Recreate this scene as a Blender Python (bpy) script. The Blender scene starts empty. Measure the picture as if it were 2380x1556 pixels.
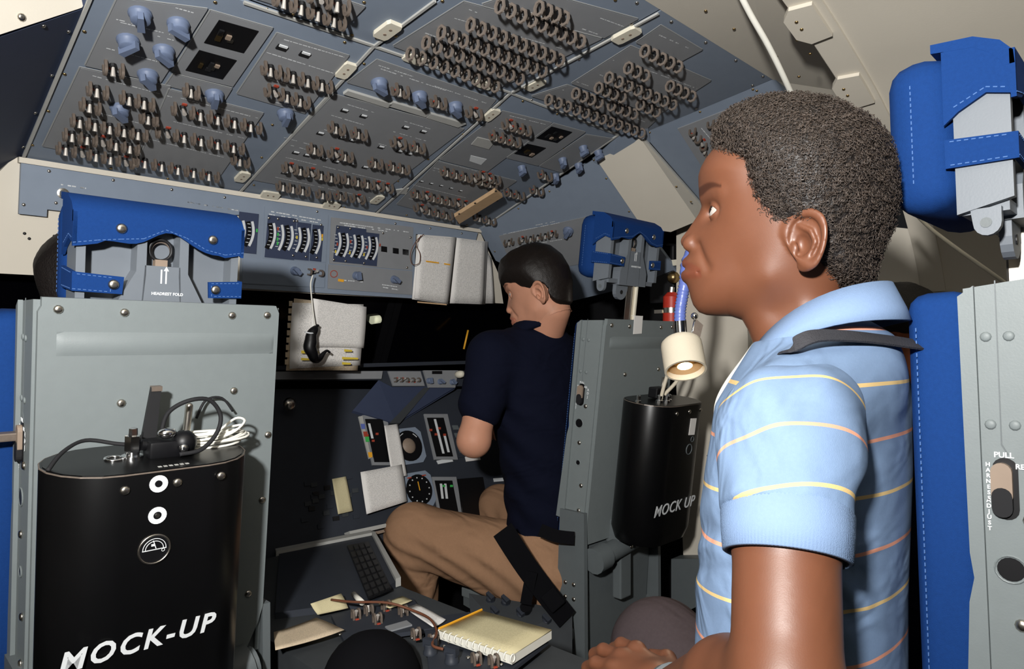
import bpy, bmesh, math, random
import numpy as np
from mathutils import Vector, Matrix
random.seed(7); rng = np.random.default_rng(7)
SC = bpy.context.scene; COL = SC.collection
# ------------------------------------------------------------------ camera, light, exposure
H = 1.05                       # eye height above the deck
F = 1587.0                     # 24 mm lens, in pixels of a 2380 px wide frame
S = math.sqrt(0.5)
cam = bpy.data.cameras.new('camera'); camo = bpy.data.objects.new('camera', cam); COL.objects.link(camo)
cam.sensor_width = 36; cam.lens = 36*F/2380; cam.shift_y = 17/2380; cam.clip_start = .02
camo.location = (0, 0, H); camo.rotation_euler = (math.pi/2, 0, -math.pi/4)
SC.camera = camo
wd = bpy.data.worlds.new('world'); SC.world = wd; wd.use_nodes = True
wd.node_tree.nodes['Background'].inputs[0].default_value = (.9, .95, 1, 1)
wd.node_tree.nodes['Background'].inputs[1].default_value = .012
fl = bpy.data.lights.new('flash', 'SPOT'); flo = bpy.data.objects.new('flash', fl); COL.objects.link(flo)
fl.energy = 160; fl.shadow_soft_size = .035; fl.spot_size = math.radians(150); fl.spot_blend = 1
fl.color = (1, .985, .96)
FLASH = Vector((-.30, .0, H+.26)); flo.location = FLASH
flo.rotation_euler = (Vector((.85, .98, H+.44))-FLASH).to_track_quat('-Z', 'Y').to_euler()
SC.view_settings.view_transform = 'Standard'; SC.view_settings.look = 'None'
SC.view_settings.exposure = 0.0; SC.view_settings.gamma = 1; SC.view_settings.use_curve_mapping = False
# ------------------------------------------------------------------ helpers
def ray(px, py):
    u = (px-1190)/F; v = (795-py)/F
    return Vector((S*(1+u), S*(1-u), v))
ORG = Vector((0, 0, H))
def at(px, py, t): return ORG + ray(px, py)*t          # a point seen at (px,py), t metres deep
class Plane:
    def __init__(s, p, n):                             # n points into the cabin
        s.p = Vector(p); s.n = Vector(n).normalized()
    def hit(s, px, py, off=0.0):
        d = ray(px, py); q = s.p + s.n*off
        return ORG + d*((q-ORG).dot(s.n)/d.dot(s.n))
def atY(px, py, Y):
    d = ray(px, py); return ORG + d*(Y/d.y)
def atX(px, py, X):
    d = ray(px, py); return ORG + d*(X/d.x)
def atZ(px, py, Z):
    d = ray(px, py); return ORG + d*((Z-H)/d.z)

def lin(c): return tuple(((x/12.92) if x <= .04045 else ((x+.055)/1.055)**2.4) for x in c)
MATS = {}
def mat(name, rgb, rough=.5, metal=0, var=.12, scale=40, bump=0, bscale=200, spec=.5, emit=None, estr=0, sss=0, coat=0):
    """rgb in sRGB 0..255 as the bare paint colour"""
    m = bpy.data.materials.new(name); m.use_nodes = True; nt = m.node_tree; N = nt.nodes; L = nt.links
    b = N['Principled BSDF']; c = lin([x/255 for x in rgb])
    b.inputs['Roughness'].default_value = rough; b.inputs['Metallic'].default_value = metal
    b.inputs['Specular IOR Level'].default_value = spec
    tc = N.new('ShaderNodeTexCoord')
    if var > 0:
        nz = N.new('ShaderNodeTexNoise'); nz.inputs['Scale'].default_value = scale; nz.inputs['Detail'].default_value = 3
        L.new(tc.outputs['Object'], nz.inputs['Vector'])
        mx = N.new('ShaderNodeMix'); mx.data_type = 'RGBA'
        mx.inputs[6].default_value = tuple(max(0, x*(1-var)) for x in c)+(1,)
        mx.inputs[7].default_value = tuple(min(1, x*(1+var)) for x in c)+(1,)
        L.new(nz.outputs['Fac'], mx.inputs[0]); L.new(mx.outputs[2], b.inputs['Base Color'])
    else: b.inputs['Base Color'].default_value = c+(1,)
    if bump > 0:
        n2 = N.new('ShaderNodeTexNoise'); n2.inputs['Scale'].default_value = bscale; n2.inputs['Detail'].default_value = 2
        L.new(tc.outputs['Object'], n2.inputs['Vector'])
        bp = N.new('ShaderNodeBump'); bp.inputs['Strength'].default_value = bump; bp.inputs['Distance'].default_value = .002
        L.new(n2.outputs['Fac'], bp.inputs['Height']); L.new(bp.outputs['Normal'], b.inputs['Normal'])
    if emit:
        b.inputs['Emission Color'].default_value = tuple(lin([x/255 for x in emit]))+(1,); b.inputs['Emission Strength'].default_value = estr
    if sss:
        b.inputs['Subsurface Weight'].default_value = sss; b.inputs['Subsurface Radius'].default_value = (.012, .005, .003)
        b.inputs['Subsurface Scale'].default_value = .5
    if coat: b.inputs['Coat Weight'].default_value = coat
    MATS[name] = m; return m

def link(o): COL.objects.link(o); return o
def tag(o, label=None, cat=None, group=None, kind=None):
    if label: o['label'] = label
    if cat: o['category'] = cat
    if group: o['group'] = group
    if kind: o['kind'] = kind
    return o
def thing(name, loc, label, cat, group=None):
    o = link(bpy.data.objects.new(name, None)); o.empty_display_size = .05
    o.location = loc; return tag(o, label, cat, group)
def wloc(o):
    v = Vector(o.location)
    while o.parent: o = o.parent; v += Vector(o.location)
    return v
def mesh(bm, name, mats, smooth=False, recalc=True):
    if recalc: bmesh.ops.recalc_face_normals(bm, faces=bm.faces)
    me = bpy.data.meshes.new(name); bm.to_mesh(me); bm.free()
    for m in (mats if isinstance(mats, (list, tuple)) else [mats]): me.materials.append(MATS[m] if isinstance(m, str) else m)
    if smooth:
        me.polygons.foreach_set('use_smooth', [True]*len(me.polygons))
        if smooth == 'auto':
            try: me.set_sharp_from_angle(angle=math.radians(38))
            except Exception: pass
    return me
def obj(name, bm, m, parent=None, smooth=False, recalc=True):
    """bm is in world coordinates; the object is stored relative to its parent"""
    off = wloc(parent) if parent else None
    if parent is None:
        # origin at the base centre of the mesh
        co = [v.co for v in bm.verts]
        off = Vector(((min(c.x for c in co)+max(c.x for c in co))/2, (min(c.y for c in co)+max(c.y for c in co))/2, min(c.z for c in co)))
    for v in bm.verts: v.co -= off
    o = link(bpy.data.objects.new(name, mesh(bm, name, m, smooth, recalc)))
    if parent: o.parent = parent
    else: o.location = off
    return o
def place(name, me, M, parent):
    o = link(bpy.data.objects.new(name, me)); o.parent = parent
    o.matrix_basis = Matrix.Translation(-wloc(parent)) @ M; return o
def placesub(name, me, parent, M=None):
    o = link(bpy.data.objects.new(name, me)); o.parent = parent
    if M is not None: o.matrix_basis = M
    return o
def frame(o, x, z):
    z = Vector(z).normalized(); x = Vector(x); x = (x - z*x.dot(z)).normalized(); y = z.cross(x)
    return Matrix(((x.x, y.x, z.x, o[0]), (x.y, y.y, z.y, o[1]), (x.z, y.z, z.z, o[2]), (0, 0, 0, 1)))
def BM(): return bmesh.new()
def box(bm, c, s, M=None, mi=0, bev=0):
    M = M or Matrix(); vs = []
    r = bmesh.ops.create_cube(bm, size=1, matrix=M @ Matrix.Translation(c) @ Matrix.Diagonal((s[0], s[1], s[2], 1)))
    fs = {f for v in r['verts'] for f in v.link_faces}
    for f in fs: f.material_index = mi
    if bev:
        es = list({e for v in r['verts'] for e in v.link_edges})
        r2 = bmesh.ops.bevel(bm, geom=es, offset=bev, segments=2, affect='EDGES', profile=.6)
        for f in r2['faces']: f.material_index = mi
    return bm
def prism(bm, pts, vec, mi=0, side=None):
    """closed solid: polygon pts extruded by vec"""
    vec = Vector(vec); a = [bm.verts.new(Vector(p)) for p in pts]; b = [bm.verts.new(Vector(p)+vec) for p in pts]
    n = len(pts); fs = [bm.faces.new(a[::-1]), bm.faces.new(b)]
    for i in range(n): fs.append(bm.faces.new((a[i], a[(i+1) % n], b[(i+1) % n], b[i])))
    for f in fs: f.material_index = mi
    if side is not None:
        for f in fs[2:]: f.material_index = side
    return bm
def cyl(bm, a, b, r, r2=None, n=12, mi=0, cap=True):
    a = Vector(a); b = Vector(b); r2 = r if r2 is None else r2; d = (b-a).normalized()
    x = d.orthogonal().normalized(); y = d.cross(x); A = []; B = []
    for i in range(n):
        t = 2*math.pi*i/n; w = x*math.cos(t)+y*math.sin(t); A.append(bm.verts.new(a+w*r)); B.append(bm.verts.new(b+w*r2))
    fs = [bm.faces.new((A[i], A[(i+1) % n], B[(i+1) % n], B[i])) for i in range(n)]
    if cap: fs += [bm.faces.new(A[::-1]), bm.faces.new(B)]
    for f in fs: f.material_index = mi
    return bm
def smoothpath(pts, k=6, closed=False):
    P = [Vector(p) for p in pts]; out = []; n = len(P)
    rngi = range(n if closed else n-1)
    for i in rngi:
        p0 = P[(i-1) % n] if (closed or i > 0) else P[0]; p1 = P[i]; p2 = P[(i+1) % n]; p3 = P[(i+2) % n] if (closed or i+2 < n) else P[-1]
        for j in range(k):
            t = j/k; out.append(.5*((2*p1)+(p2-p0)*t+(2*p0-5*p1+4*p2-p3)*t*t+(3*p1-p0-3*p2+p3)*t**3))
    if not closed: out.append(P[-1])
    return out
def tube(bm, pts, r, n=8, mi=0, closed=False, rad=None):
    P = [Vector(p) for p in pts]; rings = []; m = len(P); prev = None
    for i, p in enumerate(P):
        d = (P[(i+1) % m]-P[i-1]) if (closed or 0 < i < m-1) else (P[1]-P[0] if i == 0 else P[-1]-P[-2])
        d.normalize()
        if prev is None: x = d.orthogonal().normalized()
        else: x = (prev-d*prev.dot(d)).normalized()
        prev = x; y = d.cross(x); rr = rad[i] if rad else r
        rings.append([bm.verts.new(p+(x*math.cos(2*math.pi*k/n)+y*math.sin(2*math.pi*k/n))*rr) for k in range(n)])
    for i in range(m if closed else m-1):
        A = rings[i]; B = rings[(i+1) % m]
        for k in range(n):
            f = bm.faces.new((A[k], A[(k+1) % n], B[(k+1) % n], B[k])); f.material_index = mi
    if not closed:
        for R in (rings[0][::-1], rings[-1]):
            f = bm.faces.new(R); f.material_index = mi
    return bm
def ribbon(bm, pts, nrm, w, th, mi=0):
    """flat strap: pts centre line, nrm list of face normals, width w, thickness th"""
    P = [Vector(p) for p in pts]; m = len(P); rows = []
    for i, p in enumerate(P):
        d = (P[min(i+1, m-1)]-P[max(i-1, 0)]).normalized(); n = Vector(nrm[i] if isinstance(nrm, list) else nrm)
        n = (n-d*n.dot(d)).normalized(); s = d.cross(n)
        rows.append([bm.verts.new(p+s*a*w/2+n*b*th/2) for a, b in ((-1, -1), (1, -1), (1, 1), (-1, 1))])
    for i in range(m-1):
        for k in range(4):
            f = bm.faces.new((rows[i][k], rows[i][(k+1) % 4], rows[i+1][(k+1) % 4], rows[i+1][k])); f.material_index = mi
    bm.faces.new(rows[0][::-1]).material_index = mi; bm.faces.new(rows[-1]).material_index = mi
    return bm
def lathe(bm, prof, M, n=16, mi=0):
    """prof: list of (r, z) in M's frame"""
    rings = []
    for r, z in prof:
        rings.append([bm.verts.new(M @ Vector((r*math.cos(2*math.pi*k/n), r*math.sin(2*math.pi*k/n), z))) for k in range(n)])
    for A, B in zip(rings[:-1], rings[1:]):
        for k in range(n): bm.faces.new((A[k], A[(k+1) % n], B[(k+1) % n], B[k])).material_index = mi
    bm.faces.new(rings[0][::-1]).material_index = mi; bm.faces.new(rings[-1]).material_index = mi
    return bm
def sph(bm, c, r, M=None, n=10, m=7, mi=0):
    M = M or Matrix(); r = (r, r, r) if not isinstance(r, (tuple, list)) else r
    res = bmesh.ops.create_uvsphere(bm, u_segments=n, v_segments=m, radius=1, matrix=M @ Matrix.Translation(c) @ Matrix.Diagonal((r[0], r[1], r[2], 1)))
    for f in {f for v in res['verts'] for f in v.link_faces}: f.material_index = mi
    return bm
def textmesh(txt, size, shear=0, extrude=.0004, bold=0, spacing=1.0):
    cu = bpy.data.curves.new('txt', 'FONT'); cu.body = txt; cu.size = size; cu.shear = shear; cu.extrude = extrude; cu.offset = bold
    cu.align_x = 'CENTER'; cu.align_y = 'CENTER'; cu.space_character = spacing; cu.resolution_u = 3
    o = bpy.data.objects.new('txt', cu); COL.objects.link(o)
    dg = bpy.context.evaluated_depsgraph_get(); me = bpy.data.meshes.new_from_object(o.evaluated_get(dg))
    bpy.data.objects.remove(o); bpy.data.curves.remove(cu); return me
def text(name, txt, size, M, parent, m, **kw):
    me = textmesh(txt, size, **kw); me.materials.clear(); me.materials.append(MATS[m]); return place(name, me, M, parent)
def rbox(bm, lo, hi, r, M=None, mi=0, seg=3):
    """rounded solid between lo and hi"""
    M = M or Matrix(); c = [(a+b)/2 for a, b in zip(lo, hi)]; s = [b-a for a, b in zip(lo, hi)]
    res = bmesh.ops.create_cube(bm, size=1, matrix=M @ Matrix.Translation(c) @ Matrix.Diagonal((*s, 1)))
    es = list({e for v in res['verts'] for e in v.link_edges})
    rr = bmesh.ops.bevel(bm, geom=es, offset=r, segments=seg, affect='EDGES', profile=.5)
    for f in rr['faces']: f.material_index = mi
    return bm

# ------------------------------------------------------------------ materials
mat('grey_paint', (112, 119, 120), .5, var=.05, scale=60, bump=.06, bscale=500, spec=.35)
mat('grey_dark', (92, 98, 100), .5, var=.06, bump=.06, bscale=400, spec=.35)
mat('light_grey', (104, 110, 117), .45, var=.04, bump=.04, bscale=400, spec=.35)
mat('blue_fabric', (16, 52, 108), .85, var=.12, scale=250, bump=.35, bscale=1400, spec=.15)
mat('blue_thread', (70, 100, 150), .8, var=0, spec=.1)
mat('panel_blue', (124, 135, 150), .55, var=.06, scale=30, bump=.03, spec=.3)
mat('panel_grey', (130, 132, 135), .55, var=.06, scale=30, bump=.03, spec=.3)
mat('navy_panel', (54, 62, 84), .55, var=.06, bump=.03, spec=.25)
mat('beige', (206, 199, 185), .6, var=.04, scale=8, bump=.05, bscale=300, spec=.25)
mat('cream', (214, 208, 190), .5, var=.05, spec=.3)
mat('edge_light', (168, 168, 164), .5, var=.08, spec=.3)
mat('guard', (108, 97, 88), .4, metal=.25, var=.25, scale=150, spec=.5)
mat('guard_ring', (128, 117, 108), .4, metal=.25, var=.2, scale=150, spec=.5)
mat('dark', (22, 22, 24), .5, var=.1, spec=.4)
mat('black', (9, 9, 12), .45, var=.1, spec=.35)
mat('black_gloss', (8, 8, 9), .32, var=.2, scale=15, spec=.3)
mat('glass_black', (3, 3, 5), .15, var=0, spec=.3)
mat('lever', (196, 190, 182), .35, metal=.4, var=.1)
mat('red_mark', (160, 62, 42), .6, var=.1)
mat('white_print', (205, 208, 210), .7, var=.05, spec=.1)
mat('knob_blue', (98, 110, 134), .5, var=.08, spec=.4)
mat('steel', (200, 194, 184), .28, metal=1, var=.08, spec=.5)
mat('brass', (176, 150, 104), .35, metal=1, var=.1)
mat('chrome', (225, 225, 225), .15, metal=1, var=0)
mat('rubber', (30, 30, 32), .7, var=.1, spec=.2)
mat('white_cord', (222, 220, 210), .6, var=.06, spec=.2)
mat('tan_wood', (196, 164, 128), .6, var=.12, scale=60, spec=.2)
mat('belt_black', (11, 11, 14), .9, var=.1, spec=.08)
mat('knob_dark', (46, 50, 58), .5, var=.1, spec=.35)
mat('glint_grey', (150, 152, 152), .5, var=.1, spec=.3)
mat('brown_cord', (104, 62, 42), .6, var=.1)
mat('amber', (230, 165, 40), .6, var=.05)
mat('green_mark', (60, 170, 80), .6, var=.05)
mat('yellow_mark', (205, 180, 60), .6, var=.05)
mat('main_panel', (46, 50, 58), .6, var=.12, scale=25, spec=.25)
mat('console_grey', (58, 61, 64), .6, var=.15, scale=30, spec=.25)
mat('taupe', (134, 118, 104), .5, var=.08, spec=.3)
mat('red_paint', (190, 52, 36), .45, var=.08)
mat('navy_cloth', (12, 15, 30), .9, var=.15, scale=300, bump=.2, bscale=900, spec=.08)
mat('khaki', (150, 116, 90), .9, var=.08, scale=200, bump=.25, bscale=1100, spec=.08)
mat('dark_trouser', (64, 56, 58), .9, var=.15, scale=200, bump=.2, bscale=900, spec=.08)
mat('webbing', (52, 52, 56), .75, var=.2, scale=300, bump=.5, bscale=700, spec=.2)
mat('lamp_cream', (206, 196, 176), .65, var=.05, bump=.2, bscale=500, spec=.2)
mat('blue_hose', (92, 108, 176), .35, var=.1, spec=.5)
mat('bulb', (255, 235, 200), .4, var=0, emit=(255, 214, 150), estr=9)
mat('reflector', (240, 200, 150), .2, metal=1, var=0)
mat('window_lit', (220, 220, 190), .5, var=.1, emit=(220, 222, 190), estr=.5)
def paper_mat(name, rgb, ink=(70, 72, 80), rows=70, hl=None):
    """paper with faint lines of small print; the print is flat ink laid out on the sheet's own UVs"""
    m = mat(name, rgb, .8, var=0, spec=.1); nt = m.node_tree; N = nt.nodes; L = nt.links; b = N['Principled BSDF']
    uv = N.new('ShaderNodeUVMap'); sp = N.new('ShaderNodeSeparateXYZ'); L.new(uv.outputs[0], sp.inputs[0])
    def mth(op, a, b_=None):
        n = N.new('ShaderNodeMath'); n.operation = op
        for i, v in enumerate((a, b_)):
            if v is None: continue
            if isinstance(v, (int, float)): n.inputs[i].default_value = v
            else: L.new(v, n.inputs[i])
        return n.outputs[0]
    row = mth('FRACT', mth('MULTIPLY', sp.outputs[1], rows)); line = mth('LESS_THAN', row, .5)
    cb = N.new('ShaderNodeCombineXYZ'); L.new(mth('MULTIPLY', sp.outputs[0], 45), cb.inputs[0]); L.new(mth('FLOOR', mth('MULTIPLY', sp.outputs[1], rows)), cb.inputs[1])
    wn = N.new('ShaderNodeTexNoise'); wn.inputs['Scale'].default_value = 1.3; wn.inputs['Detail'].default_value = 1; L.new(cb.outputs[0], wn.inputs['Vector'])
    word = mth('GREATER_THAN', wn.outputs['Fac'], .50)
    mg = mth('MULTIPLY', mth('GREATER_THAN', sp.outputs[0], .1), mth('LESS_THAN', sp.outputs[0], .9))
    ms = mth('MULTIPLY', mth('MULTIPLY', line, word), mth('MULTIPLY', mg, .32))
    mx = N.new('ShaderNodeMix'); mx.data_type = 'RGBA'; L.new(ms, mx.inputs[0])
    mx.inputs[6].default_value = lin([x/255 for x in rgb])+(1,); mx.inputs[7].default_value = lin([x/255 for x in ink])+(1,)
    L.new(mx.outputs[2], b.inputs['Base Color'])
paper_mat('paper', (222, 219, 215), rows=46)
paper_mat('paper_warm', (198, 180, 154), rows=46)
paper_mat('paper_yellow', (196, 186, 150), rows=30, ink=(150, 140, 110))
# ------------------------------------------------------------------ the shell
R = lambda x, y, z: Vector((x, y, H+z))
P_LOW = Plane(R(0, 1.83, .40), (0, -.272, -1))
P_UP = Plane(R(0, 1.146, .586), (0, -.13, -1))
P_SG = Plane(R(1.64, 1.83, .40), (-.7, -.272, -1))
P_SB = Plane(R(1.63, 1.146, .586), (-.42, -.13, -1))
P_LF = Plane(R(.284, 1.83, .40), (.7, -.272, -1))
P_EYE = Plane(R(0, 1.83, .40), (0, -.27, -.04))
def struct(name, bm, m, label, smooth=False): return tag(obj(name, bm, m, None, smooth), label, None, None, 'structure')
def slab(name, pts, vec, m, label): return struct(name, prism(BM(), pts, vec), m, label)
slab('floor', [(-1.2, -1.3, 0), (2.4, -1.3, 0), (2.4, 2.6, 0), (-1.2, 2.6, 0)], (0, 0, -.05), 'dark', 'dark cabin deck under the seats')
slab('wall_left', [(-.95, -1.25, 0), (-.95, 2.5, 0), (-.95, 2.5, 1.9), (-.95, -1.25, 1.9)], (-.05, 0, 0), 'beige', 'beige cabin wall on the left')
slab('wall_back', [(-1, -1.25, 0), (2.3, -1.25, 0), (2.3, -1.25, 1.9), (-1, -1.25, 1.9)], (0, -.05, 0), 'grey_dark', 'grey rear cabin wall')
slab('wall_front', [(-1.2, 2.45, 0), (2.4, 2.45, 0), (2.4, 2.45, 1.9), (-1.2, 2.45, 1.9)], (0, .05, 0), 'black', 'black front bulkhead beyond the windows')
b = BM(); zc = H+.648
prism(b, [(-.95, -1.25, zc), (1.0, -1.25, zc), (1.0, .722, zc), (-.95, .722, zc)], (0, 0, .03))
struct('ceiling', b, 'beige', 'plain beige cabin ceiling')
prof = smoothpath([(1.0, 0, .648), (1.2, 0, .617), (1.4, 0, .566), (1.6, 0, .50), (1.9, 0, .36), (2.12, 0, .08), (2.24, 0, -.4), (2.27, 0, -1.04)], 6)
YE = .525
pp = [Vector((p.x, -1.25, H+p.z)) for p in prof]; pq = pp + [Vector((p.x+.03, -1.25, p.z+.03)) for p in pp[::-1]]
b = BM(); prism(b, pq, (0, YE+1.25, 0)); wr_ = struct('wall_right', b, 'beige', 'curved beige wall sweeping down from the ceiling', 'auto')
# dark shell that closes the roof above and ahead of the panels
slab('roof_shell', [(-.95, .72, H+.70), (2.3, .72, H+.70), (2.3, 2.48, H+.62), (-.95, 2.48, H+.62)], (0, 0, .04), 'dark', 'dark roof structure hidden above the overhead panels')
slab('side_shell', [(2.29, .72, 0), (2.29, 2.48, 0), (2.29, 2.48, 1.75), (2.29, .72, 1.75)], (.04, 0, 0), 'dark', 'dark outer side of the cockpit')
# flat frame band ahead of the curved wall, with lugs on the wall edge
b = BM(); prism(b, [(1.0, YE-.02, H+.645), (1.9, YE-.02, H+.60), (1.9, .728, H+.592), (1.64, .728, H+.640), (1.0, .728, H+.640)], (0, 0, .02))
trim = struct('trim_1', b, 'beige', 'flat beige frame band behind the aft overhead panels')
b = BM(); pe = [Vector((p.x, YE-.004, H+p.z)) for p in prof if p.x < 2.1]
prism(b, [p+Vector((-.003, 0, -.005)) for p in pe]+[p+Vector((.003, 0, .004)) for p in pe[::-1]], (0, -.055, 0))
obj('edge_band', b, 'beige', wr_, 'auto')
slab('wall_side_aft', [(2.12, .50, H-.95), (2.12, .93, H-.95), (2.12, .93, H+.40), (2.12, .50, H+.30)], (.04, 0, 0), 'beige', 'beige wall panel in shadow behind the striped shirt')
def screw_mesh(r, h, m, n=8):
    b = BM(); lathe(b, [(r, 0), (r, h*.4), (r*.7, h*.85), (r*.25, h)], Matrix(), n); return mesh(b, 'screw', m, True)
SCR_S = screw_mesh(.0038, .0026, 'steel'); SCR_B = screw_mesh(.0034, .0022, 'brass'); SCR_L = screw_mesh(.0062, .004, 'steel', 10); SCR_G = screw_mesh(.0050, .0022, 'grey_paint', 10)
SCR_D = screw_mesh(.0034, .0022, 'dark')
def on_wall(px, py, off=0):
    best = None
    for p, q in zip(prof[:-1], prof[1:]):
        n = Vector((-(p.z-q.z), 0, -(q.x-p.x))).normalized(); pl_ = Plane(Vector((p.x, 0, H+p.z)), n); h_ = pl_.hit(px, py, off)
        if p.x-1e-4 <= h_.x <= q.x+1e-4: return h_, n
    return h_, n
for px, py in ((1868, 48), (1975, 205)):
    c, n = on_wall(px, py, .0); M = frame(c, (n.z*-1, 0, n.x), n)
    b = BM(); prism(b, [M @ Vector(p) for p in ((-.05, .035, 0), (.05, .035, 0), (.055, -.005, 0), (.03, -.024, 0), (-.03, -.024, 0), (-.055, -.005, 0))], n*.014)
    lug = obj('lug', b, 'beige', wr_)
    for dx in (-.02, .004): place('screw', SCR_B, frame(M @ Vector((dx, -.004, .014)), (1, 0, 0), n), lug)
for px, py in ((1853, 93), (1883, 125), (1857, 178)):
    c, n = on_wall(px, py, .004); place('screw', SCR_B, frame(c, (1, 0, 0), n), wr_)
for px, py in ((1706, 67), (1806, 130), (1640, 25)): place('screw', SCR_B, frame(atZ(px, py, H+.640), (1, 0, 0), (0, 0, -1)), trim)
# ------------------------------------------------------------------ overhead panels
def quad(plane, pts, off=0): return [plane.hit(x, y, off) for x, y in pts]
def plate(name, plane, pts, h0, h1, m, parent, bev=0):
    P = [plane.hit(x, y, h0) if not isinstance(x, Vector) else x for x, y in pts]
    b = prism(BM(), P, plane.n*(h1-h0)); return obj(name, b, m, parent)
def bay(name, label, plane, pts, m='panel_blue'):
    P = [plane.hit(*p) if len(p) == 2 else Vector(p) for p in pts]
    # the plate is the top-level mesh; its parts hang on it
    b = prism(BM(), [p for p in P], plane.n*-.014); return tag(obj(name, b, m), label, 'control panel')
def bayXY(name, label, plane, xy, m='panel_blue'):
    pts = []
    for x, y in xy:
        z = plane.p.z - ((x-plane.p.x)*plane.n.x+(y-plane.p.y)*plane.n.y)/plane.n.z; pts.append((x, y, z))
    return bay(name, label, plane, pts, m)
# guard wicket: a flat arch standing on the panel, opening along x
def arch_mesh(w, h, tx, tr, m, n=9, name='switch_guard'):
    b = BM(); A = []
    pts = [(-w/2, 0)]+[(-w/2*math.cos(math.pi*i/n), h-w/2+ w/2*math.sin(math.pi*i/n)) for i in range(n+1)]+[(w/2, 0)]
    inn = [(-w/2+tr, 0)]+[(-(w/2-tr)*math.cos(math.pi*i/n), h-w/2+(w/2-tr)*math.sin(math.pi*i/n)) for i in range(n+1)]+[(w/2-tr, 0)]
    for sx in (-tx/2, tx/2): A.append([[b.verts.new((sx, y, z)) for y, z in P] for P in (pts, inn)])
    k = len(pts)
    for i in range(k-1):
        for q in ((A[0][0][i], A[0][0][i+1], A[0][1][i+1], A[0][1][i]), (A[1][0][i], A[1][1][i], A[1][1][i+1], A[1][0][i+1]),
                  (A[0][0][i], A[1][0][i], A[1][0][i+1], A[0][0][i+1]), (A[0][1][i], A[0][1][i+1], A[1][1][i+1], A[1][1][i])): b.faces.new(q)
    return mesh(b, name, m, 'auto')
GUARD = arch_mesh(.0225, .025, .0050, .0052, 'guard')
RING = arch_mesh(.020, .0235, .0050, .0048, 'guard_ring')
def toggle_mesh():
    b = BM(); cyl(b, (0, 0, 0), (0, 0, .006), .0065, .0055, 8, 1); cyl(b, (0, 0, .005), (0, .006, .021), .0026, .0046, 8, 0)
    box(b, (0, .0105, .0012), (.009, .006, .0024), mi=2); return mesh(b, 'toggle', ['lever', 'dark', 'red_mark'], 'auto')
def ring_mesh():
    b = BM(); n = 8; o_, i_ = .0125, .0083; V = [[b.verts.new((sx, r*math.cos(2*math.pi*(k+.5)/n), .0118+r*1.06*math.sin(2*math.pi*(k+.5)/n))) for k in range(n)] for sx, r in ((-.0019, o_), (.0019, o_), (.0019, i_), (-.0019, i_))]
    for A_, B_ in zip(V, V[1:]+V[:1]):
        for k in range(n): b.faces.new((A_[k], A_[(k+1) % n], B_[(k+1) % n], B_[k]))
    return mesh(b, 'breaker_guard', 'guard_ring', 'auto')
RING = ring_mesh()
def breaker_mesh():
    b = BM(); cyl(b, (0, 0, 0), (0, 0, .011), .0062, .0056, 10, 0); cyl(b, (0, 0, .011), (0, 0, .0135), .0036, .003, 8, 1)
    return mesh(b, 'breaker', ['dark', 'lever'], 'auto')
TOG = toggle_mesh(); BRK = breaker_mesh()
def knob_mesh(r=.0165):
    b = BM(); lathe(b, [(r*1.12, 0), (r*1.12, .004), (r, .006), (r*.93, .016), (r*.8, .0175)], Matrix(), 16)
    prism(b, [(-.006, -r*1.02, .012), (.006, -r*1.02, .012), (.0045, r*1.15, .012), (-.0045, r*1.15, .012)], (0, 0, .014)); return mesh(b, 'knob', 'knob_blue', 'auto')
KNOB = knob_mesh(); KNOB_S = knob_mesh(.0115)
INDM = None
def ind_mesh():
    b = BM(); box(b, (0, 0, .0008), (.016, .011, .0016), mi=0); box(b, (0, -.0048, .0018), (.013, .0042, .002), mi=1); return mesh(b, 'indicator', ['dark', 'white_print'])
INDM = ind_mesh()
LOW = lambda k: k
def row(plane, parent, x0, y0, x1, y1, n, off=.003, kind='t', s=1.0, print_=True):
    """n guards between two points of the panel, a toggle (or breaker) between each pair"""
    a = plane.hit(x0, y0, off); c = plane.hit(x1, y1, off); d = c-a
    g, k = (GUARD, TOG) if kind == 't' else (RING, BRK)
    Sx = Matrix.Diagonal((s, s, s, 1)); first = None
    for i in range(n):
        p = a+d*(i/(n-1)) if n > 1 else a
        M = frame(p, d, plane.n) @ Sx
        o = place('switch_guard' if kind == 't' else 'breaker_guard', g, M, parent)
        if i < n-1:
            sp = d.length/(n-1)/s
            placesub('toggle' if kind == 't' else 'breaker', k, o, Matrix.Translation((sp/2, 0, 0)) @ (Matrix.Rotation(math.pi if random.random() < .75 else 0, 4, 'Z') if kind == 't' else Matrix()))
    return a, c
PRINTS = {}
def prt(parent, plane, x0, y0, x1, y1, off=.0034, w=.0031, fill=.75):
    fill = min(.92, fill+.15)
    """a line of small white lettering, as short flat marks"""
    b = PRINTS.setdefault(parent.name, (parent, BM()))[1]
    a = plane.hit(x0, y0, off); c = plane.hit(x1, y1, off); d = (c-a); L_ = d.length; d.normalize(); s = plane.n.cross(d); t = 0
    while t < L_:
        w1 = random.uniform(.003, .011)
        if random.random() < fill:
            p = a+d*t; q = a+d*min(t+w1, L_); ww = w*random.uniform(.6, 1.0)
            vs = [b.verts.new(v) for v in (p-s*ww/2, q-s*ww/2, q+s*ww/2, p+s*ww/2)]; b.faces.new(vs)
        t += w1+.0015
def knob(plane, parent, x, y, rot=0, me=None, off=.003):
    place('knob', me or KNOB, frame(plane.hit(x, y, off), (1, 0, 0), plane.n) @ Matrix.Rotation(rot, 4, 'Z'), parent)
def ind(plane, parent, x, y, off=.003, s=1): place('indicator', INDM, frame(plane.hit(x, y, off), (1, 0, 0), plane.n) @ Matrix.Rotation(math.pi, 4, 'Z') @ Matrix.Scale(s, 4), parent)
def scr(plane, parent, pts, me=None, off=.0):
    for x, y in pts: place('screw', me or SCR_B, frame(plane.hit(x, y, off), (1, 0, 0), plane.n), parent)
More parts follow.
